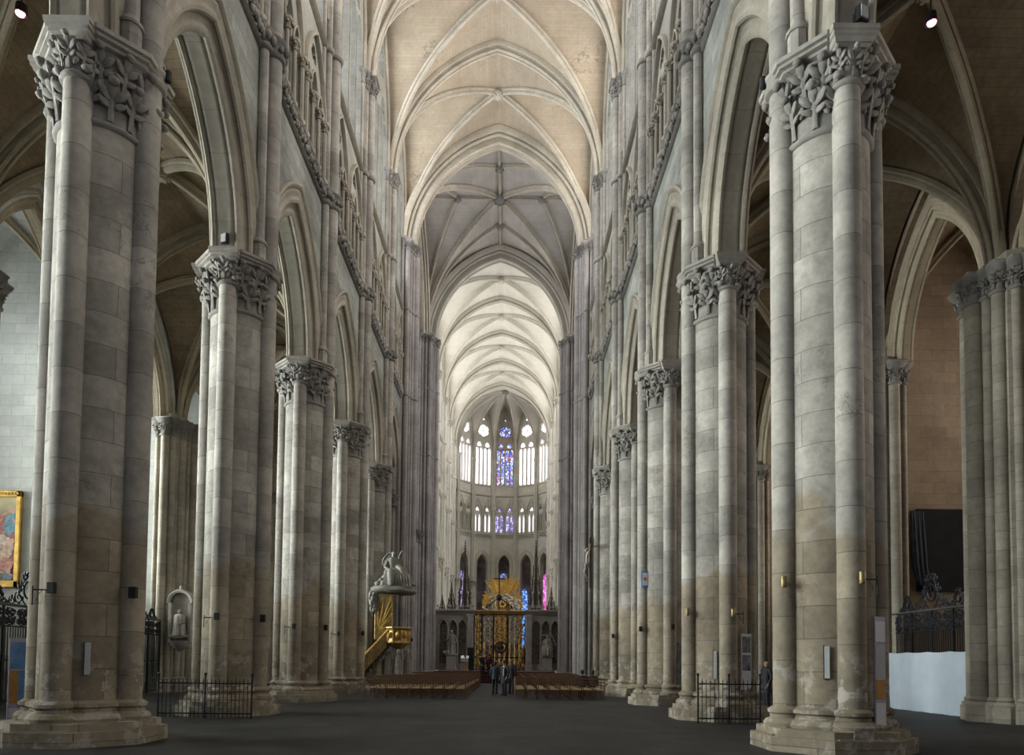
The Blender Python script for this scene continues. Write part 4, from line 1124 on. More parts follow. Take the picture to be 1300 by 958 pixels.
# ================================================================== crossing platform
m = MB()
for k in range(5): m.bbox(-5.3+.12*k, 5.3-.12*k, 54.0+.45*k, 65.3, .18*k, .18*(k+1), .01)
o = m.build('altar_platform', M['carpet'], smooth=0); tag(o, 'dark red carpeted stepped platform in front of the choir screen', 'platform', None, 'thing')
PZ = .9

# ================================================================== chairs
def chair_bits():
    w, d = .21, .20
    seat = MB(); seat.bbox(-w, w, -d, d, .43, .47, .012)
    for k in range(6): seat.box(-w+.03+.065*k, -w+.06+.065*k, -d+.02, d-.02, .468, .476)
    back = MB()
    for z, hh in ((.88,.055),(.74,.035),(.62,.035)):
        back.loft([[(x, -d-.02-.03*(z-.45)-.015*(1-(x/w)**2)+dy, z+dz) for dy, dz in ((-.009,0),(.009,0),(.009,hh),(-.009,hh))] for x in (-w,-w*.5,0,w*.5,w)])
    legs = []
    for sx in (-1,1):
        l = MB(); l.tube([(sx*w,-d+.02,0),(sx*w,-d,.45),(sx*w,-d-.035,.95)], [.017,.019,.015], 7); legs.append(l)
        l = MB(); l.tube([(sx*w,d-.01,0),(sx*w,d-.02,.44)], [.016,.019], 7); legs.append(l)
    st = MB()
    for z, y0, y1 in ((.2,-d,d-.02),):
        for sx in (-1,1): st.tube([(sx*w,y0,z),(sx*w,y1,z)], .01, 5)
    st.tube([(-w,d-.02,.24),(w,d-.02,.24)], .01, 5); st.tube([(-w,-d,.3),(w,-d,.3)], .01, 5)
    return seat, back, legs, st
def make_chair():
    root = empty('rush_chair', kind='thing'); seat, back, legs, st = chair_bits()
    seat.build('seat', M['straw'], root); back.build('backrest', M['chair_wood'], root)
    for l in legs: l.build('leg', M['chair_wood'], root)
    st.build('stretcher', M['chair_wood'], root)
    return root
def make_far_chair():
    seat, back, legs, st = chair_bits(); m = MB(); m.add(seat.v, seat.f); m.cur = 1
    for q in [back, st]+legs: m.add(q.v, q.f)
    return m.build('rush_chair', [M['straw'], M['chair_wood']])
near = make_chair(); far = make_far_chair(); used = [0, 0]
cr = random.Random(3)
for k in range(16):
    y = 31.0+1.15*k
    for blk, x0, n_, sn in (('left',-5.05,9,'left'),('right',1.55,8,'right')):
        for i in range(n_):
            x = x0 + .5*i
            if blk == 'left' and i < 3 and 7 <= k <= 11: continue
            if blk == 'left' and i < 2 and k == 6: continue
            if k < 2: o = near if used[0] == 0 else copy_tree(near); used[0] += 1
            else: o = far if used[1] == 0 else far.copy(); used[1] += 1
            if k >= 2 and used[1] > 1: C.objects.link(o)
            o.location = (x+cr.uniform(-.02,.02), y+cr.uniform(-.05,.05), 0); o.rotation_euler = (0,0,cr.uniform(-.05,.05))
            if k == 0: tag(o, 'brown wooden chair with straw seat in the nearest row of the %s block' % sn, 'chair', 'chairs in the nearest row of the %s block' % sn, 'thing')
            else: tag(o, 'brown wooden chair in the rows behind the nearest row of the %s block' % sn, 'chair', 'chairs behind the nearest row of the %s block' % sn, 'thing')

# ================================================================== people
M['navy'] = plain('navy_cloth', (.018,.022,.035), .9, 0, .25); M['denim'] = plain('denim_cloth', (.035,.05,.068), .9, 0, .2); M['maroon'] = plain('maroon_cloth', (.07,.012,.018), .9, 0, .2)
M['dark_trousers'] = plain('dark_trousers', (.015,.016,.02), .9, 0, .2); M['brown_hair'] = plain('brown_hair', (.03,.02,.013), .8, 0, .2, 30); M['grey_hair'] = plain('grey_hair', (.25,.23,.2), .8, 0, .2, 30); M['fair_hair'] = plain('fair_hair', (.20,.12,.05), .8, 0, .2, 30)
person((-.95,55.13,.54), .9, 'person in a dark navy coat standing left of the aisle by the platform', M['navy'], M['dark_trousers'], M['fair_hair'], h=1.8, coat=True)
person((-.42,55.13,.54), -.5, 'person in a dark maroon top standing close beside the navy coated person', M['maroon'], M['dark_trousers'], M['brown_hair'], h=1.74)
person((.37,36.2,0), PI*.9, 'person in a blue denim jacket, leftmost of the trio in the aisle', M['denim'], M['dark_trousers'], M['brown_hair'], h=1.66, arms={'wrl':(-.12,-.26,1.02),'ell':(-.25,-.02,1.1)})
def scarf(root, J, S):
    m = MB(); nk = J['nk']; m.tube([S((.07,nk[1]-.07,nk[2])), S((.06,-.145,nk[2]-.2)), S((.07,-.15,nk[2]-.5))], .028, 8, flat=.5); m.tube([S((.085*math.cos(a*PI/6),nk[1]+.085*math.sin(a*PI/6),nk[2]-.01)) for a in range(13)], .025, 6)
    m.build('scarf', M['paper'], root)
person((.86,34.6,0), -.7, 'person in a black coat with a white scarf, middle of the trio in the aisle', M['black'], M['dark_trousers'], M['brown_hair'], h=1.72, coat=True, extra=scarf)
person((1.22,36.0,0), PI*.85, 'person in a dark blue jacket, rightmost of the trio in the aisle', M['navy'], M['dark_trousers'], M['fair_hair'], h=1.76)
person((10.3,25.2,0), -PI/2*.8, 'bald man in a dark coat standing in the right aisle beside a white cloth', M['black'], M['dark_trousers'], M['grey_hair'], h=1.8, coat=True, hair=False)
for x, t in ((4.55,'left one of two dark clothed people seated in the right block of chairs'),(5.05,'right one of two dark clothed people seated in the right block of chairs')):
    person((x,33.3,.0), PI, t, M['black'], M['dark_trousers'], M['brown_hair'], pose='sit', h=1.78)

# ================================================================== pulpit
PX, PY = -5.4, 41.2
root = empty('pulpit', (PX,PY,0), 0, 'gilded marble pulpit with stairs, carried by statues, against the fifth left pier', 'pulpit', None, 'thing')
def oct_lathe(m, prof, n=8): return m.lathe(prof, n, rot=PI/8)
m = MB(); oct_lathe(m, [(.02,2.3),(.3,2.35),(.62,2.6),(.7,2.7),(.66,2.76),(.62,2.85),(.62,3.42),(.7,3.48),(.76,3.55),(.76,3.63),(.6,3.63),(.56,3.5),(.56,2.9),(.02,2.85)])
tub = m.build('tub', M['gold_dull'], root, smooth=20)
m = MB()
for k in range(8):
    a = PI/8+PI/4*k; m.tube([(.64*math.cos(a),.64*math.sin(a),2.8),(.64*math.cos(a),.64*math.sin(a),3.45)], .045, 6)
    b = a+PI/8; m.blob((.6*math.cos(b),.6*math.sin(b),3.15), .13, 8, 6, 1, 1, 1.5)
m.build('tub_relief', M['gold'], tub)
m = MB(); m.bbox(-1.05,1.0,-.75,.75,0,.22,.02); m.bbox(-.95,.9,-.65,.65,.22,.36,.02); m.build('plinth', M['statue'], root, smooth=0)
for sx, sy, sd in ((-.55,-.3,3),(.05,-.45,5),(.55,-.1,8)):
    m = MB(); robed(m, sx, sy, .36, 1.95, .52, 0, False, 8, [(-1,(sx-.3,sy-.05,1.75),(sx-.2,sy,2.2)),(1,(sx+.3,sy-.05,1.75),(sx+.2,sy,2.2))], sd); m.build('caryatid', M['statue'], root, smooth=50)
# stair
m = MB(); T0 = Vector((-.62,-.1,2.75)); T1 = Vector((-2.5,-.35,.55))
for k in range(10):
    p = T0+(T1-T0)*(k/10); m.box(p.x-.22,p.x+.02,p.y-.45,p.y+.45,max(0,p.z-.5),p.z)
stair = m.build('stair', M['wood'], root, smooth=0)
for sy in (-.5,.42):
    m = MB(); v = []
    for p, dz in ((T0,-.3),(T0,.62),(T1,.62),(T1,-.3)): v.append((p.x,p.y+sy,p.z+dz))
    m.loft([v, [(x,y+.07,z) for x,y,z in v]]); 
    for k in range(14):
        p = T0+(T1-T0)*((k+.5)/14); m.tube([(p.x,p.y+sy-.02,p.z-.2),(p.x,p.y+sy-.02,p.z+.55)], .05, 6)
    m.build('stair_panel', M['gold_dull'], stair, smooth=20)
    m = MB(); m.tube([tuple(T0+Vector((.1,sy+.03,.68))), tuple(T1+Vector((0,sy+.03,.68)))], .075, 8); m.build('handrail', M['gold'], stair)
m = MB(); m.tube([(-2.5,-.35,.0),(-2.5,-.35,1.3)], .08, 8); m.build('newel_post', M['wood'], root)
# gilded backboard
m = MB(); m.bbox(-1.45,-.42,.02,.1,2.9,5.6,.02)
bb = m.build('backboard', M['gold_dull'], root, smooth=0)
m = MB()
for k in range(11):
    a = -.62+k*.22; L = 1.7+.3*(k % 2); c = Vector((-1.15,0,3.5)); d = Vector((math.sin(a+.3),0,math.cos(a+.3)))
    e = c+d*L; e.x = min(-.44, max(-1.43, e.x)); e.z = min(5.5, e.z); m.tube([tuple(c), tuple(c+(e-c)*.5), tuple(e)], [.02,.06,.02], 6, flat=.5, up=(0,1,0))
for k in range(24): m.blob((-.42, .0, 2.95+k*.11), .055, 6, 4)
m.build('gilded_rays', M['gold'], bb, smooth=30)
# sounding board
m = MB(); L = []; ZB = 1.4
for rx, ry, z in ((.1,.1,4.22),(1.05,.7,4.2),(1.3,.85,4.28),(1.34,.9,4.38),(1.25,.82,4.5),(1.0,.65,4.62),(.1,.1,4.7)):
    L.append([(-.35+rx*(1+.03*math.sin(9*a))*math.cos(a), -.05+ry*math.sin(a), ZB+z-.03*math.sin(7*a)-.06*math.cos(a)) for a in [2*PI*j/40 for j in range(40)]])
m.loft(L); sb = m.build('sounding_board', M['angel'], root, smooth=50)
# drapery falling at the left of the board with a cherub
m = MB()
for k in range(7):
    x = -1.68+.07*k; m.tube([(x+.15,-.3,4.55+ZB),(x,-.42-.03*(k%2),4.1+ZB),(x+.03,-.4,3.6-.1*(k%3)+ZB),(x+.05,-.36,3.1-.15*(k%3)+ZB)], [.07,.085,.075,.03], 7)
for c in ((-1.45,-.55,3.9,.13),(-1.5,-.55,3.65,.17),(-1.35,-.55,3.45,.12),(-1.6,-.5,4.1,.1),(-1.4,-.6,4.12,.1),(-1.4,-.5,3.2,.12),(-1.55,-.5,3.3,.1)): m.blob((c[0],c[1],c[2]+ZB), c[3], 8, 6, 1, 1, 1.2)
m.build('carved_drapery', M['angel'], sb, smooth=50)
# angel on top
Z0 = 6.05
m = MB()
robed(m, -.38, .05, Z0, 1.98, .95, .0, True, 7, [(1,(-.02,-.08,7.82),(.14,-.1,8.12)),(-1,(-.85,-.2,7.15),(-.55,-.45,6.95))], 4)
m.tube([(.14,-.1,8.12),(.3,-.1,8.28)], [.028,.012], 6)
for k in range(8): m.tube([(-.6+.08*k,-.35,7.05),(-.42+.15*k,-.62,6.6),(-.45+.17*k,-.62,6.02)], [.07,.095,.05], 7)
m.tube([(-.1,-.3,7.15),(.15,-.5,7.05),(.3,-.52,6.6),(.38,-.5,6.1)], [.17,.16,.13,.09], 10)
m.tube([(-.05,-.2,7.2),(.3,-.35,7.0),(.55,-.3,6.5),(.8,-.3,6.1)], [.1,.14,.12,.06], 8)
m.tube([(.3,-.3,6.9),(.6,-.15,6.5),(.85,-.1,6.12)], [.1,.11,.06], 8)
an = m.build('angel', M['angel'], root, smooth=60)
m = MB()
for c in ((-1.0,-.1,6.3,.27),(-1.2,-.25,6.16,.22),(-.85,-.35,6.2,.24),(-.8,-.1,6.55,.24),(.75,-.35,6.12,.13),(.92,-.1,6.08,.11),(-1.25,.1,6.15,.2),(-1.0,-.4,6.4,.12),(-.9,-.45,6.08,.17)): m.blob(c[:3], c[3], 10, 7, 1.1, 1, .85)
m.build('clouds', M['angel'], root, smooth=60)
for edge, rt_ in (([(-.36,.25,7.75),(-.42,.3,8.12),(-.75,.33,8.02),(-1.03,.33,7.72),(-1.12,.33,7.4)],(-.42,.2,7.2)),([(-.3,.25,7.6),(-.15,.35,7.7),(.02,.4,7.6),(.1,.4,7.35)],(-.3,.2,7.0))):
    m = MB(); P = [Vector(p) for p in edge]; n_ = len(P)-1; R_ = Vector(rt_)
    for k in range(12):
        t = k/11*n_; i_ = min(n_-1, int(t)); a = P[i_]+(P[i_+1]-P[i_])*(t-i_)
        m.tube([tuple(a), tuple(a+(R_-a)*.4+Vector((-.05,0,-.05))), tuple(R_+(a-R_)*.1)], [.05,.075,.03], 6, flat=.45, up=(0,1,0))
    m.tube([tuple(p) for p in P], [.05]+[.06]*(n_-1)+[.03], 7); m.build('wing', M['angel'], an, smooth=50)

# ================================================================== crucifix on the fifth right pier
root = empty('crucifix', (0,0,0), 0, 'wooden crucifix with a pale figure hung on the fifth right pier', 'crucifix', None, 'thing')
m = MB(); m.bbox(5.96,6.06,42.5,42.66,6.2,9.35,.01); m.bbox(5.95,6.05,41.62,43.54,8.66,8.82,.01); m.box(5.93,6.07,42.4,42.76,9.0,9.22); m.build('cross', M['wood'], root, smooth=0)
fy = 42.58
vs = [(5.82,fy,7.62),(5.8,fy,7.85),(5.8,fy,8.15),(5.83,fy,8.32),(5.8,fy,8.42),(5.77,fy-.02,8.52),
      (5.84,fy-.2,8.3),(5.92,fy-.5,8.5),(5.93,fy-.78,8.70),(5.84,fy+.2,8.3),(5.92,fy+.5,8.5),(5.93,fy+.78,8.70),
      (5.82,fy-.09,7.58),(5.62,fy-.1,7.2),(5.84,fy-.04,6.78),(5.80,fy-.03,6.58),(5.82,fy+.09,7.58),(5.66,fy+.1,7.18),(5.86,fy+.04,6.80),(5.82,fy+.03,6.60)]
es = [(0,1),(1,2),(2,3),(3,4),(4,5),(2,6),(6,7),(7,8),(2,9),(9,10),(10,11),(0,12),(12,13),(13,14),(14,15),(0,16),(16,17),(17,18),(18,19)]
rs = [(.13,.1),(.11,.09),(.14,.11),.05,(.07,.085),(.055,.065),.06,.042,.03,.06,.042,.03,.08,.058,.038,.03,.08,.058,.038,.03]
for wi, el in ((8,7),(11,10)): hand(vs, es, rs, wi, vs[wi], Vector(vs[wi])-Vector(vs[el]), 1)
V, F = skin_data('corpus', vs, es, rs, 2); m = MB(); m.add(V, F); m.blob((5.76,fy,8.5), .1, 8, 6, 1, 1, 1.1); M['corpus'] = plain('pale_carved_wood', (.36,.30,.25), .6, 0, .15); cps = m.build('corpus', M['corpus'], root, smooth=60)
m = MB(); m.lathe([(.14,7.45),(.17,7.55),(.155,7.72),(.12,7.78)], 14, 5.82, fy); m.blob((5.72,fy-.14,7.55), .09, 6, 5, .7, .7, 1.5); m.build('loincloth', M['statue'], cps, smooth=60)

# ================================================================== choir screen
def choir_screen(x0, x1, niches, pil, label):
    root = empty('choir_screen', (0,0,0), 0, label, 'screen', 'stone choir screens', 'thing')
    y = 66.0; cx = (x0+x1)/2
    m = MB(); m.plate([[(x0,PZ),(x1,PZ),(x1,6.15),(x0,6.15)]]+[arc_loop(n_, 1.5, 4.95, .36, .62, 6) for n_ in niches], .36, lambda u,z,w: (u, y-w, z)); fr = m.build('front', M['screen'], root, smooth=0)
    m = MB(); m.box(x0,x1,y+.18,y+.5,PZ,6.3); m.build('niche_back', M['lattice'], root, smooth=0)
    m = MB()
    for n_ in niches:
        m.arch([(-.02,.16),(.0,.24),(.05,.26),(.09,.22),(.1,.16)], .36, .62, 4.95, (lambda q: (lambda u,z,w: (q+u, y-w, z)))(n_), 8)
        for sx in (-1,1): m.lathe([(.075,1.5),(.075,1.62),(.045,1.68),(.04,4.7),(.075,4.88),(.085,4.95)], 8, n_+sx*.43, y-.2)
    m.build('niche_mouldings', M['screen'], fr, smooth=40)
    m = MB(); m.sweep([(6.05,-.05),(6.1,.1),(6.2,.12),(6.3,.22),(6.42,.3),(6.52,.32),(6.6,.28),(6.62,-.7),(6.05,-.7)], [(x0-.1,y-.18,0),(x1+.1,y-.18,0)], [(0,0,1)]*2, side=(0,-1,0)); m.build('cornice', M['screen'], root, smooth=20)
    m = MB(); m.bbox(pil-.28,pil+.28,y-.42,y-.17,PZ,6.1,.02); m.bbox(pil-.34,pil+.34,y-.48,y-.17,PZ,1.35,.02); m.bbox(pil-.33,pil+.33,y-.47,y-.17,5.85,6.1,.02); m.build('pilaster', M['screen'], root, smooth=0)
    m = MB(); k = x0+.15
    while k < x1:
        m.tube([(k,y,6.6),(k,y,6.85)], .03, 5)
        for a in range(3): m.blob((k+.08*math.cos(PI/2+a*2.1),y,6.92+.08*math.sin(PI/2+a*2.1)), .07, 7, 5, 1, .6, 1)
        k += .3
    m.build('cresting', M['statue'], root)
    return root
choir_screen(-5.75, -2.2, (-5.05,-4.14,-3.25), -2.5, 'pale stone choir screen with three lattice niches left of the gilded gate')
choir_screen(2.75, 6.0, (3.72,4.62,5.52), 3.03, 'pale stone choir screen with three lattice niches right of the gilded gate')
for nm, x, zt, zb, seat, lab in (('statue',-4.2,4.6,2.4,False,'pale stone standing statue on a pedestal before the left choir screen'),('statue',4.72,4.1,2.32,True,'pale stone seated statue on a pedestal before the right choir screen')):
    root = empty(nm, (x,65.2,PZ), 0, lab, 'statue', None, 'thing')
    m = MB(); m.bbox(-.52,.52,-.4,.4,0,.2,.02); m.bbox(-.44,.44,-.33,.33,.2,zb-PZ-.15,.02); m.bbox(-.54,.54,-.42,.42,zb-PZ-.15,zb-PZ,.03); m.build('pedestal', M['lattice'] if False else M['screen'], root, smooth=0)
    m = MB(); robed(m, 0, .02, zb-PZ, zt-zb, .85, 0, seat, 8, [(-1,(-.42,-.15,zb-PZ+(zt-zb)*.55),(-.15,-.35,zb-PZ+(zt-zb)*.62)),(1,(.45,-.1,zb-PZ+(zt-zb)*.5),(.2,-.35,zb-PZ+(zt-zb)*.42))], 6 if seat else 9); m.build('figure', M['statue'], root, smooth=50)
    if not seat:
        m = MB(); m.bbox(-.75,-.2,-.5,-.1,zb-PZ,zb-PZ+.28,.03); m.build('carved_block', M['statue'], root, smooth=0)
    else:
        m = MB(); m.bbox(-.55,.5,.05,.3,zb-PZ+1.85,zb-PZ+1.95,.01); m.tube([(.3,-.1,zb-PZ+1.9),(.6,-.1,zb-PZ+1.5),(.72,-.1,zb-PZ+.9)], [.04,.06,.03], 8); m.build('ledge', M['statue'], root, smooth=20)

# ================================================================== gilded gate
root = empty('choir_gate', (.27,66.15,PZ), 0, 'tall gilded wrought gate in the middle of the choir screen', 'gate', None, 'thing')
m = MB()
for x in (-2.4,-1.68,-.55,.75,2.0,2.4): m.bbox(x-.05,x+.05,-.06,.06,0,5.35,.01)
for z in (0,1.15,5.2): m.box(-2.45,2.45,-.05,.05,z,z+.08)
m.build('gate_frame', M['iron'], root, smooth=0)
m = MB(); m.sweep([(5.3,-.1),(5.34,.12),(5.45,.14),(5.5,.22),(5.62,.24),(5.66,.1),(5.66,-.2),(5.3,-.2)], [(-2.6,0,0),(2.6,0,0)], [(0,0,1)]*2, side=(0,-1,0)); m.build('gate_lintel', M['gold'], root, smooth=20)
for x0, x1, sd in ((-1.62,-.6,1),(-.5,.7,2),(.8,1.95,3)):
    m = MB(); scroll_panel(m, x0, x1, 2.4, 5.2, 0, .035, 4, sd)
    k = x0+.1
    while k < x1: m.tube([(k,.03,1.2),(k,.03,5.2)], .018, 5); k += .17
    m.build('scroll_panel', M['gold'] if sd == 2 else M['silver'], root)
    m = MB(); scroll_panel(m, x0, x1, .1, 1.15, 0, .03, 1, sd+5); scroll_panel(m, x0, x1, 1.25, 2.35, 0, .03, 1, sd+9); m.build('scroll_panel', M['gold_dull'], root)
rr = random.Random(2)
for sd in (-1,1):
    m = MB()
    for k in range(34): m.blob((sd*2.05+rr.uniform(-.26,.26), -.05, .4+4.7*k/34+rr.uniform(-.1,.1)), rr.uniform(.08,.16), 7, 5, 1, .5, 1.4)
    m.tube([(sd*2.05,0,0),(sd*2.05,0,5.3)], .07, 8)
    m.build('side_trophy', M['gold'], root, smooth=60)
m = MB()
m.tube([(.55*math.cos(2*PI*k/24)+.1, -.06, 2.15+.5*math.sin(2*PI*k/24)) for k in range(25)], .07, 6); m.lathe([(.42,1.72),(.3,1.95),(.36,2.2),(.18,2.5),(.1,2.62)], 12, .1, -.06); m.build('centre_roundel', M['wood'], root)
m = MB(); m.bbox(-.15,-.02,-.06,.06,5.6,9.3,.01) if False else m.tube([(-.07,0,5.6),(-.07,0,9.35)], .06, 8); m.tube([(-.6,0,8.65),(.46,0,8.65)], .06, 8); m.blob((-.07,0,6.85), .2, 10, 7); 
m.tube([(-.07+.26*math.cos(2*PI*k/20),0,6.85+.26*math.sin(2*PI*k/20)) for k in range(21)], .045, 6)
for s in (-1,1): m.tube([(x-.07,0,z) for x, z in [(s*a*.1, 6.2+.5*math.cos(a*.18)) for a in range(14)]], .05, 6); m.tube([(a-.07,0,b) for a, b in spiral(s*1.0, 6.0, .08, .32, PI/2, 1.5*s, 18)], .045, 6)
m.build('gate_cross', M['iron'], root)

# ================================================================== high altar and glory
root = empty('high_altar', (.3,93.0,0), 0, 'golden sunburst glory with clouds above the high altar behind the gate', 'altar', None, 'thing')
m = MB(); m.bbox(-2.7,2.8,-.6,.6,0,1.2,.03); m.bbox(-2.5,2.6,-.2,.6,1.2,4.0,.03); m.bbox(-2.2,2.3,-.1,.6,4.0,7.9,.03); m.bbox(-2.8,2.9,-.35,.7,7.7,8.0,.05); m.build('altar_body', M['marble'], root, smooth=0)
m = MB()
for k in range(8): x = -2.3+.66*k; m.lathe([(.16,1.3),(.16,1.5),(.11,1.6),(.1,6.9),(.17,7.3),(.18,7.6)], 10, x, -.5)
m.build('altar_columns', M['gold_dull'], root)
m = MB(); rr = random.Random(11); cc_ = Vector((.05,0,9.3))
for k in range(64):
    a = math.radians(-8+196*k/63)
    if 40 < math.degrees(a) < 50 or 130 < math.degrees(a) < 140: continue
    env = 4.15 if 50 < math.degrees(a) < 128 else (3.1 if (math.degrees(a) < 42 or math.degrees(a) > 138) else 2.6)
    L = env*rr.uniform(.86,1.02) ; d = Vector((math.cos(a),0,math.sin(a)))
    if abs(d.x*L) > 2.75: L = 2.75/abs(d.x)
    y = rr.uniform(-.08,.08)
    m.tube([tuple(cc_+d*.7+Vector((0,y,0))), tuple(cc_+d*L*.75+Vector((0,y,0))), tuple(cc_+d*L+Vector((0,y,0)))], [.05,.13,.04], 5, flat=.5, up=(0,1,0))
m.build('sunburst', M['gold'], root, smooth=30)
m = MB()
for k in range(70):
    a = rr.uniform(-.1,PI+.1); q = rr.uniform(1.2,2.0) if k % 2 else rr.uniform(1.4,2.6); z = 9.1+q*.75*math.sin(a)
    if abs(q*math.cos(a)) < 2.6: m.blob((q*math.cos(a)+.1, -.22+rr.uniform(-.1,.1), max(8.15, z-.3)), rr.uniform(.14,.27), 8, 6, 1.15, .8, .85)
for k in range(20): m.blob((-2.3+.25*k, -.25, 8.2+rr.uniform(0,.3)), rr.uniform(.16,.26), 8, 6)
m.build('clouds', M['silver'], root, smooth=60)
m = MB(); m.tube([(.05+1.0*math.cos(2*PI*k/36), -.35, 9.35+.85*math.sin(2*PI*k/36)) for k in range(37)], .1, 8); m.tube([(.05+.72*math.cos(2*PI*k/36), -.35, 9.35+.6*math.sin(2*PI*k/36)) for k in range(37)], .05, 6)
for k in range(9): a = 2*PI*k/9; m.blob((.05+.4*math.cos(a), -.35, 9.35+.34*math.sin(a)), .16, 8, 6)
m.build('oval_medallion', M['gold'], root)

# ================================================================== stall pinnacles
def pinnacle(x, y, z0, z1, w, label):
    root = empty('stall_pinnacle', (x,y,0), 0, label, 'pinnacle', 'dark carved stall pinnacles', 'thing')
    m = MB(); m.bbox(-w/2,w/2,-w/2,w/2,0,z0,.03); m.bbox(-w*.56,w*.56,-w*.56,w*.56,z0-.25,z0,.03); m.build('stall_tower', M['wood'], root, smooth=0)
    H = z1-z0; z = z0
    for k, (t, ww) in enumerate(((.27,1.0),(.22,.72),(.18,.48),(.14,.28))):
        h = H*t; a = w*ww/2; m = MB()
        for sx in (-1,1):
            for sy in (-1,1):
                m.tube([(sx*a,sy*a,z),(sx*a,sy*a,z+h*.75),(sx*a,sy*a,z+h*1.08)], [a*.16,a*.14,a*.03], 6)
                for q in range(3): m.blob((sx*(a+a*.16),sy*(a+a*.1),z+h*(.3+.25*q)), a*.15, 5, 4)
        m.lathe([(a*.62,z),(a*.55,z+h*.5),(a*.4,z+h)], 8)
        for q in range(4):
            mp = [lambda u,zz,ww_: (u,-a-ww_,zz), lambda u,zz,ww_: (a+ww_,u,zz), lambda u,zz,ww_: (-u,a+ww_,zz), lambda u,zz,ww_: (-a-ww_,-u,zz)][q]
            m.arch([(0,-a*.08),(0,a*.08),(a*.12,a*.08),(a*.12,-a*.08)], a*.8, a*1.3, z+h*.35, mp, 5, closed=True)
            m.tube([mp(-a,z+h*.55,.02),mp(0,z+h*1.0,.02),mp(a,z+h*.55,.02)], a*.08, 5)
        m.build('lantern_tier', M['wood'], root, smooth=30); z += h*.92
    m = MB(); m.lathe([(w*.1,z),(w*.05,z+(z1-z)*.6),(.02,z1)], 6)
    for q in range(6):
        zz = z+(z1-z)*q/6
        for a in range(4): m.blob((w*.1*(1-q/7)*math.cos(a*PI/2)*1.3, w*.1*(1-q/7)*math.sin(a*PI/2)*1.3, zz), w*.05, 5, 4)
    m.blob((0,0,z1-.1), w*.06, 6, 4); m.build('spire', M['wood'], root)
pinnacle(-3.25, 69, 7.0, 13.7, 1.0, 'tall dark carved spire rising behind the left choir screen')
pinnacle(3.78, 69, 7.0, 13.75, .95, 'tall dark carved spire rising behind the right choir screen')
pinnacle(-4.6, 69.6, 6.6, 9.6, .7, 'short dark spire left of the tall left spire, above the screen')
pinnacle(-5.5, 69.6, 6.6, 8.4, .5, 'smallest dark spire at the far left end of the screen top')
pinnacle(5.35, 69.6, 6.6, 9.2, .7, 'short dark spire right of the tall right spire, above the screen')
pinnacle(6.2, 69.6, 6.6, 8.3, .45, 'smallest dark spire at the far right end of the screen top')

# ================================================================== lectern and column loudspeaker on the platform
root = empty('lectern', (-2.62,60,PZ), 0, 'pale wooden lectern with white top on the platform left of the aisle', 'lectern', None, 'thing')
m = MB(); m.bbox(-.28,.28,-.2,.2,0,1.0,.02); m.bbox(-.34,.34,-.26,.26,0,.08,.01); m.build('body', M['light_wood'], root, smooth=0)
m = MB(); m.loft([[(-.33,-.27,1.0),(.33,-.27,1.0),(.33,.27,1.22),(-.33,.27,1.22)],[(-.33,-.27,1.06),(.33,-.27,1.06),(.33,.27,1.28),(-.33,.27,1.28)]]); m.bbox(-.3,.3,-.22,-.2,.78,1.0,.004); m.build('top', M['paper'], root, smooth=0)
m = MB(); m.lathe([(.05,1.1),(.09,1.25),(.05,1.38)], 10, .05, -.2); m.build('emblem', M['black'], root)
root = empty('loudspeaker', (-2.2,61.3,PZ), 0, 'tall black loudspeaker column behind the pale lectern', 'loudspeaker', None, 'thing')
m = MB(); m.bbox(-.27,.27,-.22,.22,0,2.0,.02); m.build('cabinet', M['black'], root, smooth=0)
m = MB(); 
for z in (.5,1.0,1.5): m.lathe([(.17,0),(.19,.02),(.12,.03),(.02,.01)], 14); m.xform(Matrix.Translation((0,-.22,z)) @ Matrix.Rotation(PI/2,4,'X'), len(m.v)-56)
m.build('drivers', M['iron'], root)

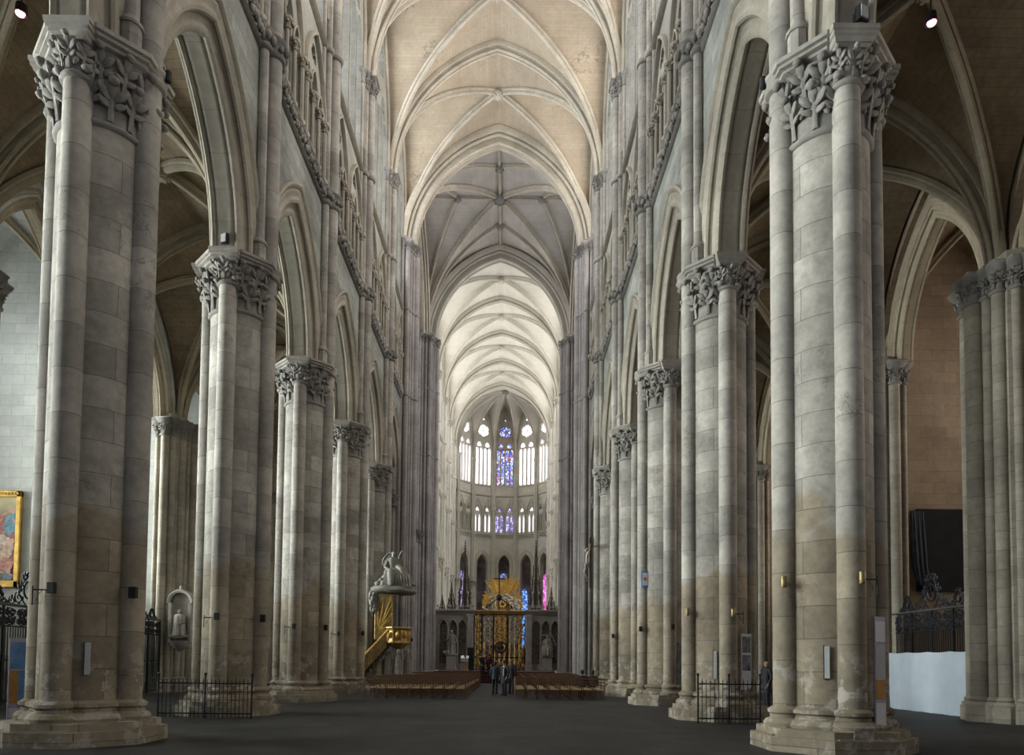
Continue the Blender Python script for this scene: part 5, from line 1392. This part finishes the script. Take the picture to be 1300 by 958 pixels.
# ================================================================== iron railings and grilles
def grille(name, side, y0, y1, ztop, crest, label, cloth=False):
    yc = (y0+y1)/2; hb = (y1-y0)/2
    root = empty(name, (side*15.9,yc,0), PI/2 if side < 0 else -PI/2, label, 'grille', 'chapel grilles', 'thing')   # built in x-z, front -y
    m = MB(); k = -hb+.06
    while k < hb:
        m.tube([(k,0,.1),(k,0,ztop-.75)], .016, 6); k += .125
    m.build('bars', M['iron'], root)
    m = MB()
    for x in (-hb,-hb/2,0,hb/2,hb): m.bbox(x-.035,x+.035,-.035,.035,0,ztop,.006)
    for z in (.08,ztop-.75,1.5): m.box(-hb,hb,-.025,.025,z,z+.05)
    m.build('frame', M['iron'], root, smooth=0)
    m = MB(); m.sweep([(ztop-.05,-.06),(ztop-.04,.08),(ztop+.02,.1),(ztop+.04,.06),(ztop+.05,-.06)], [(-hb-.05,0,0),(hb+.05,0,0)], [(0,0,1)]*2, side=(0,-1,0)); m.build('top_rail', M['steel'], root, smooth=20)
    m = MB()
    for q in range(8):
        x0 = -hb+2*hb*q/8; scroll_panel(m, x0+.02, x0+2*hb/8-.02, ztop-.7, ztop-.1, 0, .022, 2, q)
    m.build('scroll_frieze', M['iron'], root)
    for cx_, sc in ((0,1.0),(-hb*.62,.5),(hb*.62,.5)):
        m = MB(); H = crest*sc
        m.tube([(cx_+.26*sc*math.cos(2*PI*j/18),0,ztop+H*.52+.3*sc*math.sin(2*PI*j/18)) for j in range(19)], .035, 6)
        for s in (-1,1):
            for (ox, oz, r, tr) in ((.45,.25,.2,1.4),(.75,.14,.14,1.4),(.35,.62,.13,1.2),(.2,.95,.11,1.3)):
                m.tube([(a,0,b) for a, b in spiral(cx_+s*ox*sc*1.1, ztop+oz*H, r*.15*sc, r*sc*1.1, -PI/2, tr*s, 16)], .022, 5)
                for q in range(4): a = q*1.6; m.blob((cx_+s*ox*sc*1.1+r*sc*math.cos(a),0,ztop+oz*H+r*sc*math.sin(a)), .05*sc, 6, 4, 1, .6, 1.4)
            m.tube([(cx_+s*.1*sc,0,ztop),(cx_+s*.5*sc,0,ztop+H*.35),(cx_+s*.25*sc,0,ztop+H*.8),(cx_,0,ztop+H)], .025, 5)
        for q in range(7): a = PI*q/6; m.blob((cx_+.13*sc*math.cos(a),0,ztop+H*.98+.12*sc*math.sin(a)), .05*sc, 6, 4)
        m.build('crest', M['iron'], root)
    return root
grille('chapel_grille', 1, 22.2, 27.0, 3.62, 1.15, 'black wrought iron grille behind the large white cloth in the right aisle')
grille('chapel_grille', 1, 29.6, 34.0, 3.5, .8, 'black iron grille in the right aisle behind the bald man')
grille('chapel_grille', -1, 22.2, 27.0, 3.4, 1.1, 'black wrought iron grille at the far left edge below the large painting')
grille('chapel_grille', -1, 29.6, 34.0, 3.5, .9, 'black iron grille with dense scrolls just right of the largest left pier')
def cloth(side, y0, y1, z1, label):
    m = MB(); x = side*15.62; n = 44; L0 = []; rr = random.Random(int(y0))
    loops = []
    for off in (0,.025):
        rows = []
        for i in range(n+1):
            y = y0+(y1-y0)*i/n; w = .03*math.sin(i*.7)+.02*math.sin(i*1.9+1)
            rows.append((y, w))
        loops.append(rows)
    for i in range(n+1):
        y, w = loops[0][i]; sg = -.03*math.sin(PI*(i % 11)/11)
        L0.append([(x-side*w*1.4,y,.02),(x-side*w,y,z1*.5),(x-side*w*.3,y,z1+sg),(x+side*.03-side*w*.3,y,z1+sg),(x+side*.03-side*w,y,z1*.5),(x+side*.03-side*w*1.4,y,.02)])
    m.loft(L0); o = m.build('white_cloth', M['white_cloth'], smooth=50); tag(o, label, 'cloth', None, 'thing')
cloth(1, 21.95, 26.9, 2.13, 'large white cloth hung along the foot of the iron grille at far right')
cloth(1, 29.6, 34.0, 1.9, 'white cloth behind the bald man in the right aisle')
def low_rail(x0, x1, y, h, label):
    root = empty('low_railing', ((x0+x1)/2,y,0), 0, label, 'railing', 'low spiked railings', 'thing'); hw = (x1-x0)/2
    for z in (.12,h-.22):
        m = MB(); m.box(-hw,hw,-.02,.02,z,z+.035); m.build('rail', M['iron'], root, smooth=0)
    m = MB(); n = int(2*hw/.11)
    for k in range(n+1):
        x = -hw+2*hw*k/n; m.tube([(x,0,.02),(x,0,h-.12),(x,0,h-(.02 if k % 2 else .08))], [.011,.011,.002], 5)
        if k % 2: m.blob((x,0,h-.15), .025, 6, 4)
        if k % 3 == 0: m.tube([(a,0,b) for a, b in spiral(x+.05, h-.33, .01, .05, 0, 1.2, 10)], .009, 4)
    m.build('bars', M['iron'], root)
    for x in (-hw,0,hw):
        m = MB(); m.tube([(x,0,0),(x,0,h+.02)], .025, 8); m.blob((x,0,h+.05), .045, 8, 5); m.build('post', M['iron'], root)
low_rail(-8.55, -6.0, 19.2, 1.16, 'low black spiked iron railing in front of the second left pier')
low_rail(6.2, 7.9, 19.2, 1.28, 'low black spiked iron railing in front of the second right pier')

# ================================================================== chapel furnishings
FW = ST[4]-CHW           # west face of the chapel wall between the second and third stations
M['canvas'] = None
def canvas_mat():
    m, nt, b = new_mat('oil_painting'); L = nt.links
    tc = nt.nodes.new('ShaderNodeTexCoord'); nz = noise(nt, tc.outputs['UV'], 1.2, 3)
    mx = nt.nodes.new('ShaderNodeVectorMath'); mx.operation = 'MULTIPLY_ADD'; L.new(nz.outputs['Color'], mx.inputs[0]); mx.inputs[1].default_value = (.7,.7,0); L.new(tc.outputs['UV'], mx.inputs[2])
    v = nt.nodes.new('ShaderNodeTexVoronoi'); v.feature = 'SMOOTH_F1'; v.inputs['Scale'].default_value = 1.7; v.inputs['Smoothness'].default_value = .35; L.new(mx.outputs[0], v.inputs['Vector'])
    sp = nt.nodes.new('ShaderNodeSeparateColor'); L.new(v.outputs['Color'], sp.inputs[0])
    r = nt.nodes.new('ShaderNodeValToRGB'); e = r.color_ramp.elements
    cols = [(.30,.07,.05),(.36,.22,.09),(.07,.13,.20),(.42,.30,.16),(.20,.10,.06),(.45,.22,.15),(.10,.16,.14)]
    while len(e) < len(cols): e.new(.5)
    for i, c in enumerate(cols): e[i].position = .15+.7*i/len(cols); e[i].color = c4(c)
    L.new(sp.outputs[0], r.inputs[0])
    n2 = noise(nt, tc.outputs['UV'], 6, 5); r2 = ramp(nt, n2.outputs['Fac'], .3, .75, (.55,.5,.45), (1.2,1.15,1.05)); mm = mixc(nt, 'MULTIPLY'); mm.inputs[0].default_value = 1
    L.new(r.outputs[0], mm.inputs[6]); L.new(r2.outputs[0], mm.inputs[7])
    # golden sky in the upper third
    s3 = nt.nodes.new('ShaderNodeSeparateXYZ'); L.new(mx.outputs[0], s3.inputs[0]); r3 = ramp(nt, s3.outputs[1], .0, 1, (0,0,0), (1,1,1))
    mr = nt.nodes.new('ShaderNodeMapRange'); mr.inputs[1].default_value = 7.6; mr.inputs[2].default_value = 8.3; L.new(s3.outputs[1], mr.inputs[0])
    m4 = mixc(nt); L.new(mr.outputs[0], m4.inputs[0]); L.new(mm.outputs[2], m4.inputs[6]); m4.inputs[7].default_value = (.50,.40,.19,1)
    L.new(m4.outputs[2], b.inputs['Base Color']); b.inputs['Roughness'].default_value = .5
    return m
M['canvas'] = canvas_mat()
root = empty('altar_painting', (0,FW,0), 0, 'large gold framed painting of robed figures on the left white chapel wall', 'painting', None, 'thing')
m = MB(); m.box(-21.3,-18.55,-.08,0,4.6,8.05); cv = m.build('canvas', M['canvas'], root, smooth=0)
m = MB(); L = lambda x0,x1,z0,z1: m.bbox(x0,x1,-.16,-.0,z0,z1,.03)
L(-21.45,-18.4,8.0,8.25); L(-21.45,-18.4,4.4,4.65); L(-21.45,-21.25,4.4,8.25); L(-18.6,-18.4,4.4,8.25)
for k in range(24): m.blob((-21.4+.125*k,-.16,8.12), .05, 6, 4)
m.build('frame', M['gold'], root, smooth=20)
# painted robed figures: thin raised oil shapes on the canvas
FIG = [(-19.45,7.0,.34,.5,.1,(.36,.10,.085)),(-18.82,6.95,.26,.46,-.2,(.10,.19,.23)),(-20.3,6.9,.34,.5,.2,(.30,.22,.10)),(-20.95,6.6,.3,.5,-.3,(.10,.14,.22)),
  (-19.2,6.2,.38,.26,.5,(.42,.33,.27)),(-18.9,5.9,.26,.34,-.5,(.40,.26,.19)),(-19.85,6.1,.36,.3,-.4,(.36,.2,.16)),(-20.6,5.8,.36,.3,.4,(.40,.29,.2)),
  (-19.4,5.5,.36,.24,-.3,(.16,.20,.26)),(-18.95,5.3,.28,.3,.6,(.38,.16,.12)),(-20.0,5.2,.34,.3,.2,(.30,.17,.09)),(-20.8,5.1,.36,.26,-.4,(.14,.12,.16)),(-19.3,4.95,.34,.18,.1,(.20,.13,.08)),(-18.85,4.85,.22,.16,-.2,(.12,.16,.2))]
for k, (fx, fz, fw_, fh, tl, col) in enumerate(FIG):
    mt_ = plain('painted_robe_%d' % k, col, .6, 0, .45, 7); m = MB(); ct, st_ = math.cos(tl), math.sin(tl)
    pts = []
    for j_ in range(40):
        a = 2*PI*j_/40; u = fw_*(1+.10*math.sin(5*a+k)+.06*math.sin(9*a+2*k))*math.cos(a)*(1-.3*math.sin(a)); v = fh*math.sin(a)*(1+.08*math.sin(4*a+k))
        pts.append((fx+u*ct-v*st_, fz+u*st_+v*ct))
    m.plate([pts], .004, lambda u,z,w: (u,-.084-k*.002-w,z)); m.build('painted_robe', mt_, cv, smooth=0)
    m = MB(); hx, hz = fx-fh*1.1*st_, fz+fh*1.1*ct
    m.plate([[(hx+.085*math.cos(2*PI*q/14), hz+.11*math.sin(2*PI*q/14)) for q in range(14)]], .004, lambda u,z,w: (u,-.085-k*.002-w,z))
    m.tube([(fx+fw_*.3,-.088-k*.002,fz+fh*.35),(fx+fw_*.7,-.088-k*.002,fz+fh*.1),(fx+fw_*.95,-.088-k*.002,fz+fh*.3)], [.04,.035,.02], 6, flat=.1, up=(0,1,0)); m.build('painted_skin', M['skin'], cv, smooth=0)
root = empty('chapel_altar', (-19.9,FW-.75,0), 0, 'gilded altar with candlesticks seen through the far left grille', 'altar', None, 'thing')
m = MB(); m.bbox(-1.5,1.5,-.5,.55,0,1.05,.03); m.bbox(-1.6,1.6,-.58,.6,1.05,1.18,.02); m.bbox(-1.5,1.5,.2,.6,1.18,1.7,.03); m.build('table', M['statue'], root, smooth=0)
m = MB(); m.bbox(-.45,.45,-.1,.3,1.18,2.3,.03); m.bbox(-1.35,1.35,-.54,-.49,.25,.9,.01)
for x in (-1.2,-.8,.8,1.2): m.lathe([(.12,1.7),(.04,1.8),(.06,2.1),(.03,2.3),(.09,2.6),(.02,2.62),(.025,3.0)], 10, x, .35)
m.build('gilding', M['gold'], root, smooth=30)
root = empty('draped_panel', (0,FW,0), 0, 'large black draped panel on the ochre chapel wall at right', 'panel', None, 'thing')
m = MB(); m.bbox(17.2,20.3,-.14,0,4.6,7.88,.02); m.build('panel', M['black_cloth'], root, smooth=0)
m = MB()
for k in range(6):
    x = 16.95+.085*k; m.tube([(x+.05,-.12,7.78),(x,-.22-.03*(k%2),6.9),(x+.08,-.2-.04*(k%2),5.6),(x+.2+.02*k,-.2,4.35+.12*(5-k))], [.05,.075,.08,.04], 8)
m.build('hanging_fold', M['blue_cloth'], root, smooth=60)
# wall monument
root = empty('wall_monument', (-14.9,ST[5]-1.32,0), 0, 'carved stone wall monument with a bust in the left aisle', 'monument', None, 'thing')
m = MB(); m.bbox(-.5,.5,.05,.3,2.5,4.5,.03); m.plate([arc_loop(0,4.3,4.34,.46,.47,8)], .2, lambda u,z,w: (u,.1+w,z)); m.bbox(-.56,-.4,-.2,.2,2.45,4.35,.02); m.bbox(.4,.56,-.2,.2,2.45,4.35,.02); m.build('frame', M['statue'], root, smooth=0)
m = MB(); m.arch([(-.02,-.1),(-.02,.22),(.1,.26),(.14,.2),(.14,-.1)], .5, .505, 4.35, lambda u,z,w: (u,-w,z), 8, closed=True); m.lathe([(.1,4.86),(.05,5.0),(.09,5.1),(.02,5.2)], 10, 0, -.1); m.build('pediment', M['statue'], root, smooth=40); m = MB(); m.lathe([(.05,1.95),(.2,2.1),(.42,2.3),(.5,2.5)], 16, 0, -.05, a0=PI, a1=2*PI, caps=False); m.build('console', M['statue'], root, smooth=40)
m = MB(); robed(m, 0, -.2, 2.75, 1.25, .62, 0, False, 7, [(1,(.28,-.3,3.4),(.1,-.38,3.3))], 12); m.tube([(-.45,-.25,2.72),(0,-.34,2.66),(.45,-.25,2.72)], .06, 8); m.build('bust', M['statue'], root, smooth=50)

# ================================================================== small fittings on the piers
def light_box(x, y, z, label, brass=False, s=1.0):
    root = empty('wall_light', (x,y,z), 0, label, 'light', 'small lights fixed to the piers', 'thing')
    m = MB()
    if brass: m.lathe([(.05,-.11),(.055,-.10),(.055,.10),(.05,.11)], 16)
    else: m.bbox(-.065*s,.065*s,-.05*s,.05*s,-.1*s,.1*s,.008)
    m.build('housing', M['brass'] if brass else M['black'], root, smooth=30)
    m = MB(); m.bbox(-.02,.02,.03,.12,-.03,.03,.004); m.build('wall_bracket', M['iron'], root, smooth=0)
def bracket(x, y, z, sd, label, L=.3):
    root = empty('iron_bracket', (x,y,z), 0, label, 'bracket', 'iron brackets on the piers', 'thing')
    m = MB(); m.tube([(0,.0,0),(sd*L,-.03,0)], .012, 6); m.build('arm', M['iron'], root)
    m = MB(); m.tube([(sd*L,-.03,.07),(sd*L,-.03,-.28)], .011, 6); m.tube([(sd*L*.25,-.01,-.0),(sd*L*.6,-.03,-.1),(sd*L*.65,-.03,-.2)], .008, 5); m.build('hook', M['iron'], root)
LN = ['largest','second','third','fourth']
for i, (zl, zn) in enumerate(((2.87,2.88),(2.83,2.84),(2.93,2.93),(2.95,3.0))):
    y = ST[i+2]
    light_box(-W2+.06, y-SH-SR-.07, zl, 'small black light on the front shaft of the %s left pier' % LN[i])
    light_box(-6.26, y-SR-.06, zn, 'small black light on the nave side of the %s left pier' % LN[i], s=1.1)
    bracket(-W2-.1, y-SH-SR+.02, zl-.03, -1, 'black iron bracket on the front shaft of the %s left pier' % LN[i], .22)
for i, (zl, zn) in enumerate(((3.2,3.21),(3.08,3.15))):
    y = ST[i+2]
    light_box(W2+.03, y-SH-SR-.09, zl, 'brass cylinder light on the front shaft of the %s right pier' % LN[i], True, 1)
    light_box(6.28, y-SR-.1, zn, 'brass cylinder light on the nave side of the %s right pier' % LN[i], True, 1)
    bracket(W2+.12, y-SH-SR+.02, zl-.02, 1, 'black iron bracket on the front shaft of the %s right pier' % LN[i], .22)
for i in (2,3):
    y = ST[i+2]; light_box(W2+.03, y-SH-SR-.07, 3.05, 'small black light on the front shaft of the %s right pier' % LN[i]); light_box(6.28, y-SR-.06, 3.0, 'small black light on the nave side of the %s right pier' % LN[i])
light_box(-5.74, CW-.36, 3.15, 'small black light on the left crossing pier beside the pulpit')
def strip(x, y, rz, z0, z1, label):
    root = empty('sign_strip', (x,y,0), rz, label, 'sign', 'narrow pale strips on the piers', 'thing')
    m = MB(); m.bbox(-.05,.05,-.03,.0,z0,z1,.005); m.build('panel', M['grey_panel'], root, smooth=0); m = MB(); m.box(-.06,-.05,-.035,.02,z0-.02,z1+.02); m.box(-.03,.03,-.001,.09,z0+.1,z1-.1); m.build('edge', M['black'], root, smooth=0)
strip(-6.87, ST[2]-.69, .5, 1.3, 1.9, 'narrow pale grey strip on the core of the largest left pier')
strip(6.93, ST[2]-.72, -.5, 1.37, 1.97, 'narrow pale grey strip on the core of the largest right pier')
strip(6.98, ST[3]-.74, -.4, 1.2, 2.0, 'narrow pale grey strip on the core of the second right pier')
def board(x, y, rz, w, z0, z1, cells, label, frame='lilac', name='information_board'):
    root = empty(name, (x,y,0), rz, label, 'board', None, 'thing')
    m = MB(); m.bbox(-w/2,w/2,-.015,.015,z0,z1,.006); pn = m.build('panel', M[frame], root, smooth=0)
    for a, b, c, d, mt_ in cells:
        q = MB(); q.box(-w/2+w*a,-w/2+w*b,-.022,-.012,z0+(z1-z0)*c,z0+(z1-z0)*d); q.build('print', M[mt_], pn, smooth=0)
    for s in (-1,1):
        q = MB(); q.tube([(s*w*.4,.02,0),(s*w*.4,.02,z1)], .014, 6); q.bbox(s*w*.4-.03,s*w*.4+.03,-.15,.19,0,.03,.005); q.build('leg', M['iron'], root)
M['sky_print'] = plain('blue_print', (.10,.22,.45), .6, 0, .5, 3); M['photo_print'] = plain('grey_photo_print', (.16,.16,.165), .6, 0, .7, 5)
board(-9.0, 14.3, .95, .34, .35, 2.0, [(.08,.92,.62,.95,'sky_print'),(.08,.5,.2,.6,'orange'),(.52,.92,.15,.6,'sky_print'),(.08,.9,.02,.14,'paper')], 'upright blue and ochre information board beside the largest left pier')
board(7.84, 12.93, .45, .3, .4, 2.52, [(.06,.94,.78,.96,'paper'),(.06,.94,.45,.75,'grey_panel'),(.06,.94,.28,.45,'orange'),(.06,.94,.03,.25,'paper')], 'tall lilac information board with ochre print beside the largest right pier')
board(7.84, 20.13, .2, .32, .9, 2.5, [(.08,.92,.03,.28,'paper'),(.1,.9,.34,.62,'photo_print'),(.1,.9,.66,.95,'photo_print')], 'upright board with grey photographs beside the second right pier', 'paper')
board(7.72, 27.28, .2, .3, .9, 2.45, [(.1,.9,.1,.45,'photo_print'),(.1,.9,.52,.92,'photo_print')], 'dark upright photo board beside the third right pier', 'photo_print')
root = empty('icon_picture', (6.46,ST[4]-SR-.03,5.0), 0, 'small blue framed picture high on the third right pier', 'picture', None, 'thing')
m = MB(); m.bbox(-.16,.16,-.03,.02,-.32,.32,.01); m.build('frame', M['sky_print'], root, smooth=0); m = MB(); m.box(-.11,.11,-.036,-.028,-.25,.25); m.build('print', M['paper'], root, smooth=0); m = MB(); m.plate([foil_loop(0,0,.08,4,.3)], .006, lambda u,z,w: (u,-.04-w,z)); m.build('motif', M['orange'], root, smooth=0)
root = empty('notice', (15.72,ST[4]-1.25,1.67), 0, 'small white notice on the wall shafts left of the white cloth', 'notice', None, 'thing')
m = MB(); m.bbox(-.16,.16,-.02,.0,-.17,.17,.004); m.build('sheet', M['paper'], root, smooth=0)
def floodlight(x, y, z, rz, label):
    root = empty('floodlight', (x,y,z), rz, label, 'floodlight', 'floodlights on the capitals', 'thing')
    m = MB(); m.bbox(-.11,.11,-.13,.1,.12,.42,.02); m.build('housing', M['black'], root, smooth=0)
    m = MB(); m.bbox(-.09,.09,-.15,-.13,.15,.39,.005); m.build('lens', M['grey_panel'], root, smooth=0)
    m = MB(); m.bbox(-.07,.07,-.07,.07,0,.02,.004); m.tube([(-.13,0,.27),(-.13,0,.02),(.13,0,.02),(.13,0,.27)], .012, 6); m.build('yoke', M['iron'], root)
floodlight(7.45, ST[2]-1.12, ZC+.02, .4, 'black floodlight on the capital of the largest right pier')
floodlight(-7.3, ST[3]-1.12, ZC+.02, -.4, 'black floodlight on the capital of the second left pier')
floodlight(-7.35, ST[2]-.75, ZC+.02, .9, 'black floodlight on the capital of the largest left pier')
for x, y, l in ((-6.06, ST[2], 'left'),(6.06, ST[2], 'right')):
    root = empty('spotlight', (x,y,13.45), 0, 'small black spotlight on the shaft ring of the largest %s pier' % l, 'spotlight', 'spotlights on the shaft rings', 'thing')
    m = MB(); m.lathe([(.03,-.12),(.06,-.1),(.065,.1),(.05,.12)], 12); m.build('housing', M['black'], root); m = MB(); m.tube([(0,0,0),(-.12 if x < 0 else .12,0,-.02)], .015, 6); m.build('arm', M['iron'], root)
M['pink_lamp'] = emit('pink_white_lamp', (1,.36,.46), 2.6)
for x, y, l in ((11.75,ST[2]+3.6,'right'),(-11.75,ST[2]+3.6,'left')):
    root = empty('vault_lamp', (x,y,18.2), 0, 'glowing pinkish lamp hung below the %s aisle vault at the top edge' % l, 'lamp', 'lamps under the aisle vaults', 'thing')
    m = MB(); m.tube([(0,0,.25),(0,0,.66)], .02, 6); m.lathe([(.05,.28),(.13,.24),(.15,.0),(.14,-.02),(.12,.0)], 14, caps=False); m.build('housing', M['black'], root)
    m = MB(); m.blob((0,-.03,.0), .12, 10, 6, 1, 1, .8); m.build('bulb', M['pink_lamp'], root)
WORLD = 0.2; EXPO = 0.45; PN = 1050; PS = 110; CN = 640; CS = 540; CC = 330
# ------------------------------------------------------------------ light, camera
w = bpy.data.worlds.new('World'); scene.world = w; w.use_nodes = True
bg = w.node_tree.nodes['Background']; bg.inputs[0].default_value = (.80,.87,1,1); bg.inputs[1].default_value = WORLD
def daylight(side, yc, power, col, spread):
    L = bpy.data.lights.new('chapel_daylight', 'AREA'); L.shape = 'RECTANGLE'; L.size = 4.4; L.size_y = 9.5
    L.energy = power; L.color = col; L.spread = math.radians(spread)
    o = bpy.data.objects.new('chapel_daylight', L); C.objects.link(o); o.location = (side*(CHX-.05), yc, 9.5)
    o.rotation_euler = (PI/2, 0, -side*-PI/2)
    return o
for i in range(len(ST)-1):
    daylight(-1, (ST[i]+ST[i+1])/2, PN, (.93,1,.98), 75)
    daylight(1, (ST[i]+ST[i+1])/2, PS, (1,.92,.82), 90)
def clerestory_daylight(side, yc, power, col):
    L = bpy.data.lights.new('clerestory_daylight', 'AREA'); L.shape = 'ELLIPSE'; L.size = 5.8; L.size_y = 12.6
    L.energy = power; L.color = col; L.spread = math.radians(156)
    o = bpy.data.objects.new('clerestory_daylight', L); C.objects.link(o); o.location = (side*(FACE-.02), yc, 32.9)
    o.rotation_euler = (PI/2, 0, -side*-PI/2)
for i in range(len(ST)-1):
    clerestory_daylight(-1, (ST[i]+ST[i+1])/2, CN, (.93,.97,1))
    clerestory_daylight(1, (ST[i]+ST[i+1])/2, CS, (1,.95,.90))
for i in range(4):
    for sd in (-1, 1): clerestory_daylight(sd, (CST[i]+CST[i+1])/2, CC, (1,.985,.95))
cam = bpy.data.cameras.new('Camera'); co = bpy.data.objects.new('Camera', cam); C.objects.link(co); scene.camera = co
F, T_, RO, PCX, PCY = 889.03, .0432, .0102, 643.47, 802.6
cam.sensor_fit = 'HORIZONTAL'; cam.sensor_width = 36; cam.lens = F/1300*36
cam.shift_x = (650-PCX)/1300; cam.shift_y = (PCY-479)/1300
cam.clip_start = .1; cam.clip_end = 400
fw = Vector((0, math.cos(T_), math.sin(T_))); up = Vector((0, -math.sin(T_), math.cos(T_))); rt = Vector((1,0,0))
# image is turned clockwise by RO: camera turned anticlockwise
rt2 = rt*math.cos(RO) + up*math.sin(RO); up2 = up*math.cos(RO) - rt*math.sin(RO)
Mx = Matrix((( rt2.x, up2.x, -fw.x, .957), (rt2.y, up2.y, -fw.y, 0), (rt2.z, up2.z, -fw.z, 1.6), (0,0,0,1)))
co.matrix_world = Mx
scene.view_settings.view_transform = 'Standard'; scene.view_settings.look = 'None'; scene.view_settings.gamma = 1
scene.view_settings.use_curve_mapping = False
scene.view_settings.exposure = EXPO
cy = scene.cycles
cy.use_denoising = True
try: cy.denoiser = 'OPENIMAGEDENOISE'
except Exception: pass
cy.max_bounces = 8; cy.diffuse_bounces = 6; cy.glossy_bounces = 2; cy.transmission_bounces = 2; cy.transparent_max_bounces = 4
cy.sample_clamp_indirect = 6; cy.caustics_reflective = False; cy.caustics_refractive = False
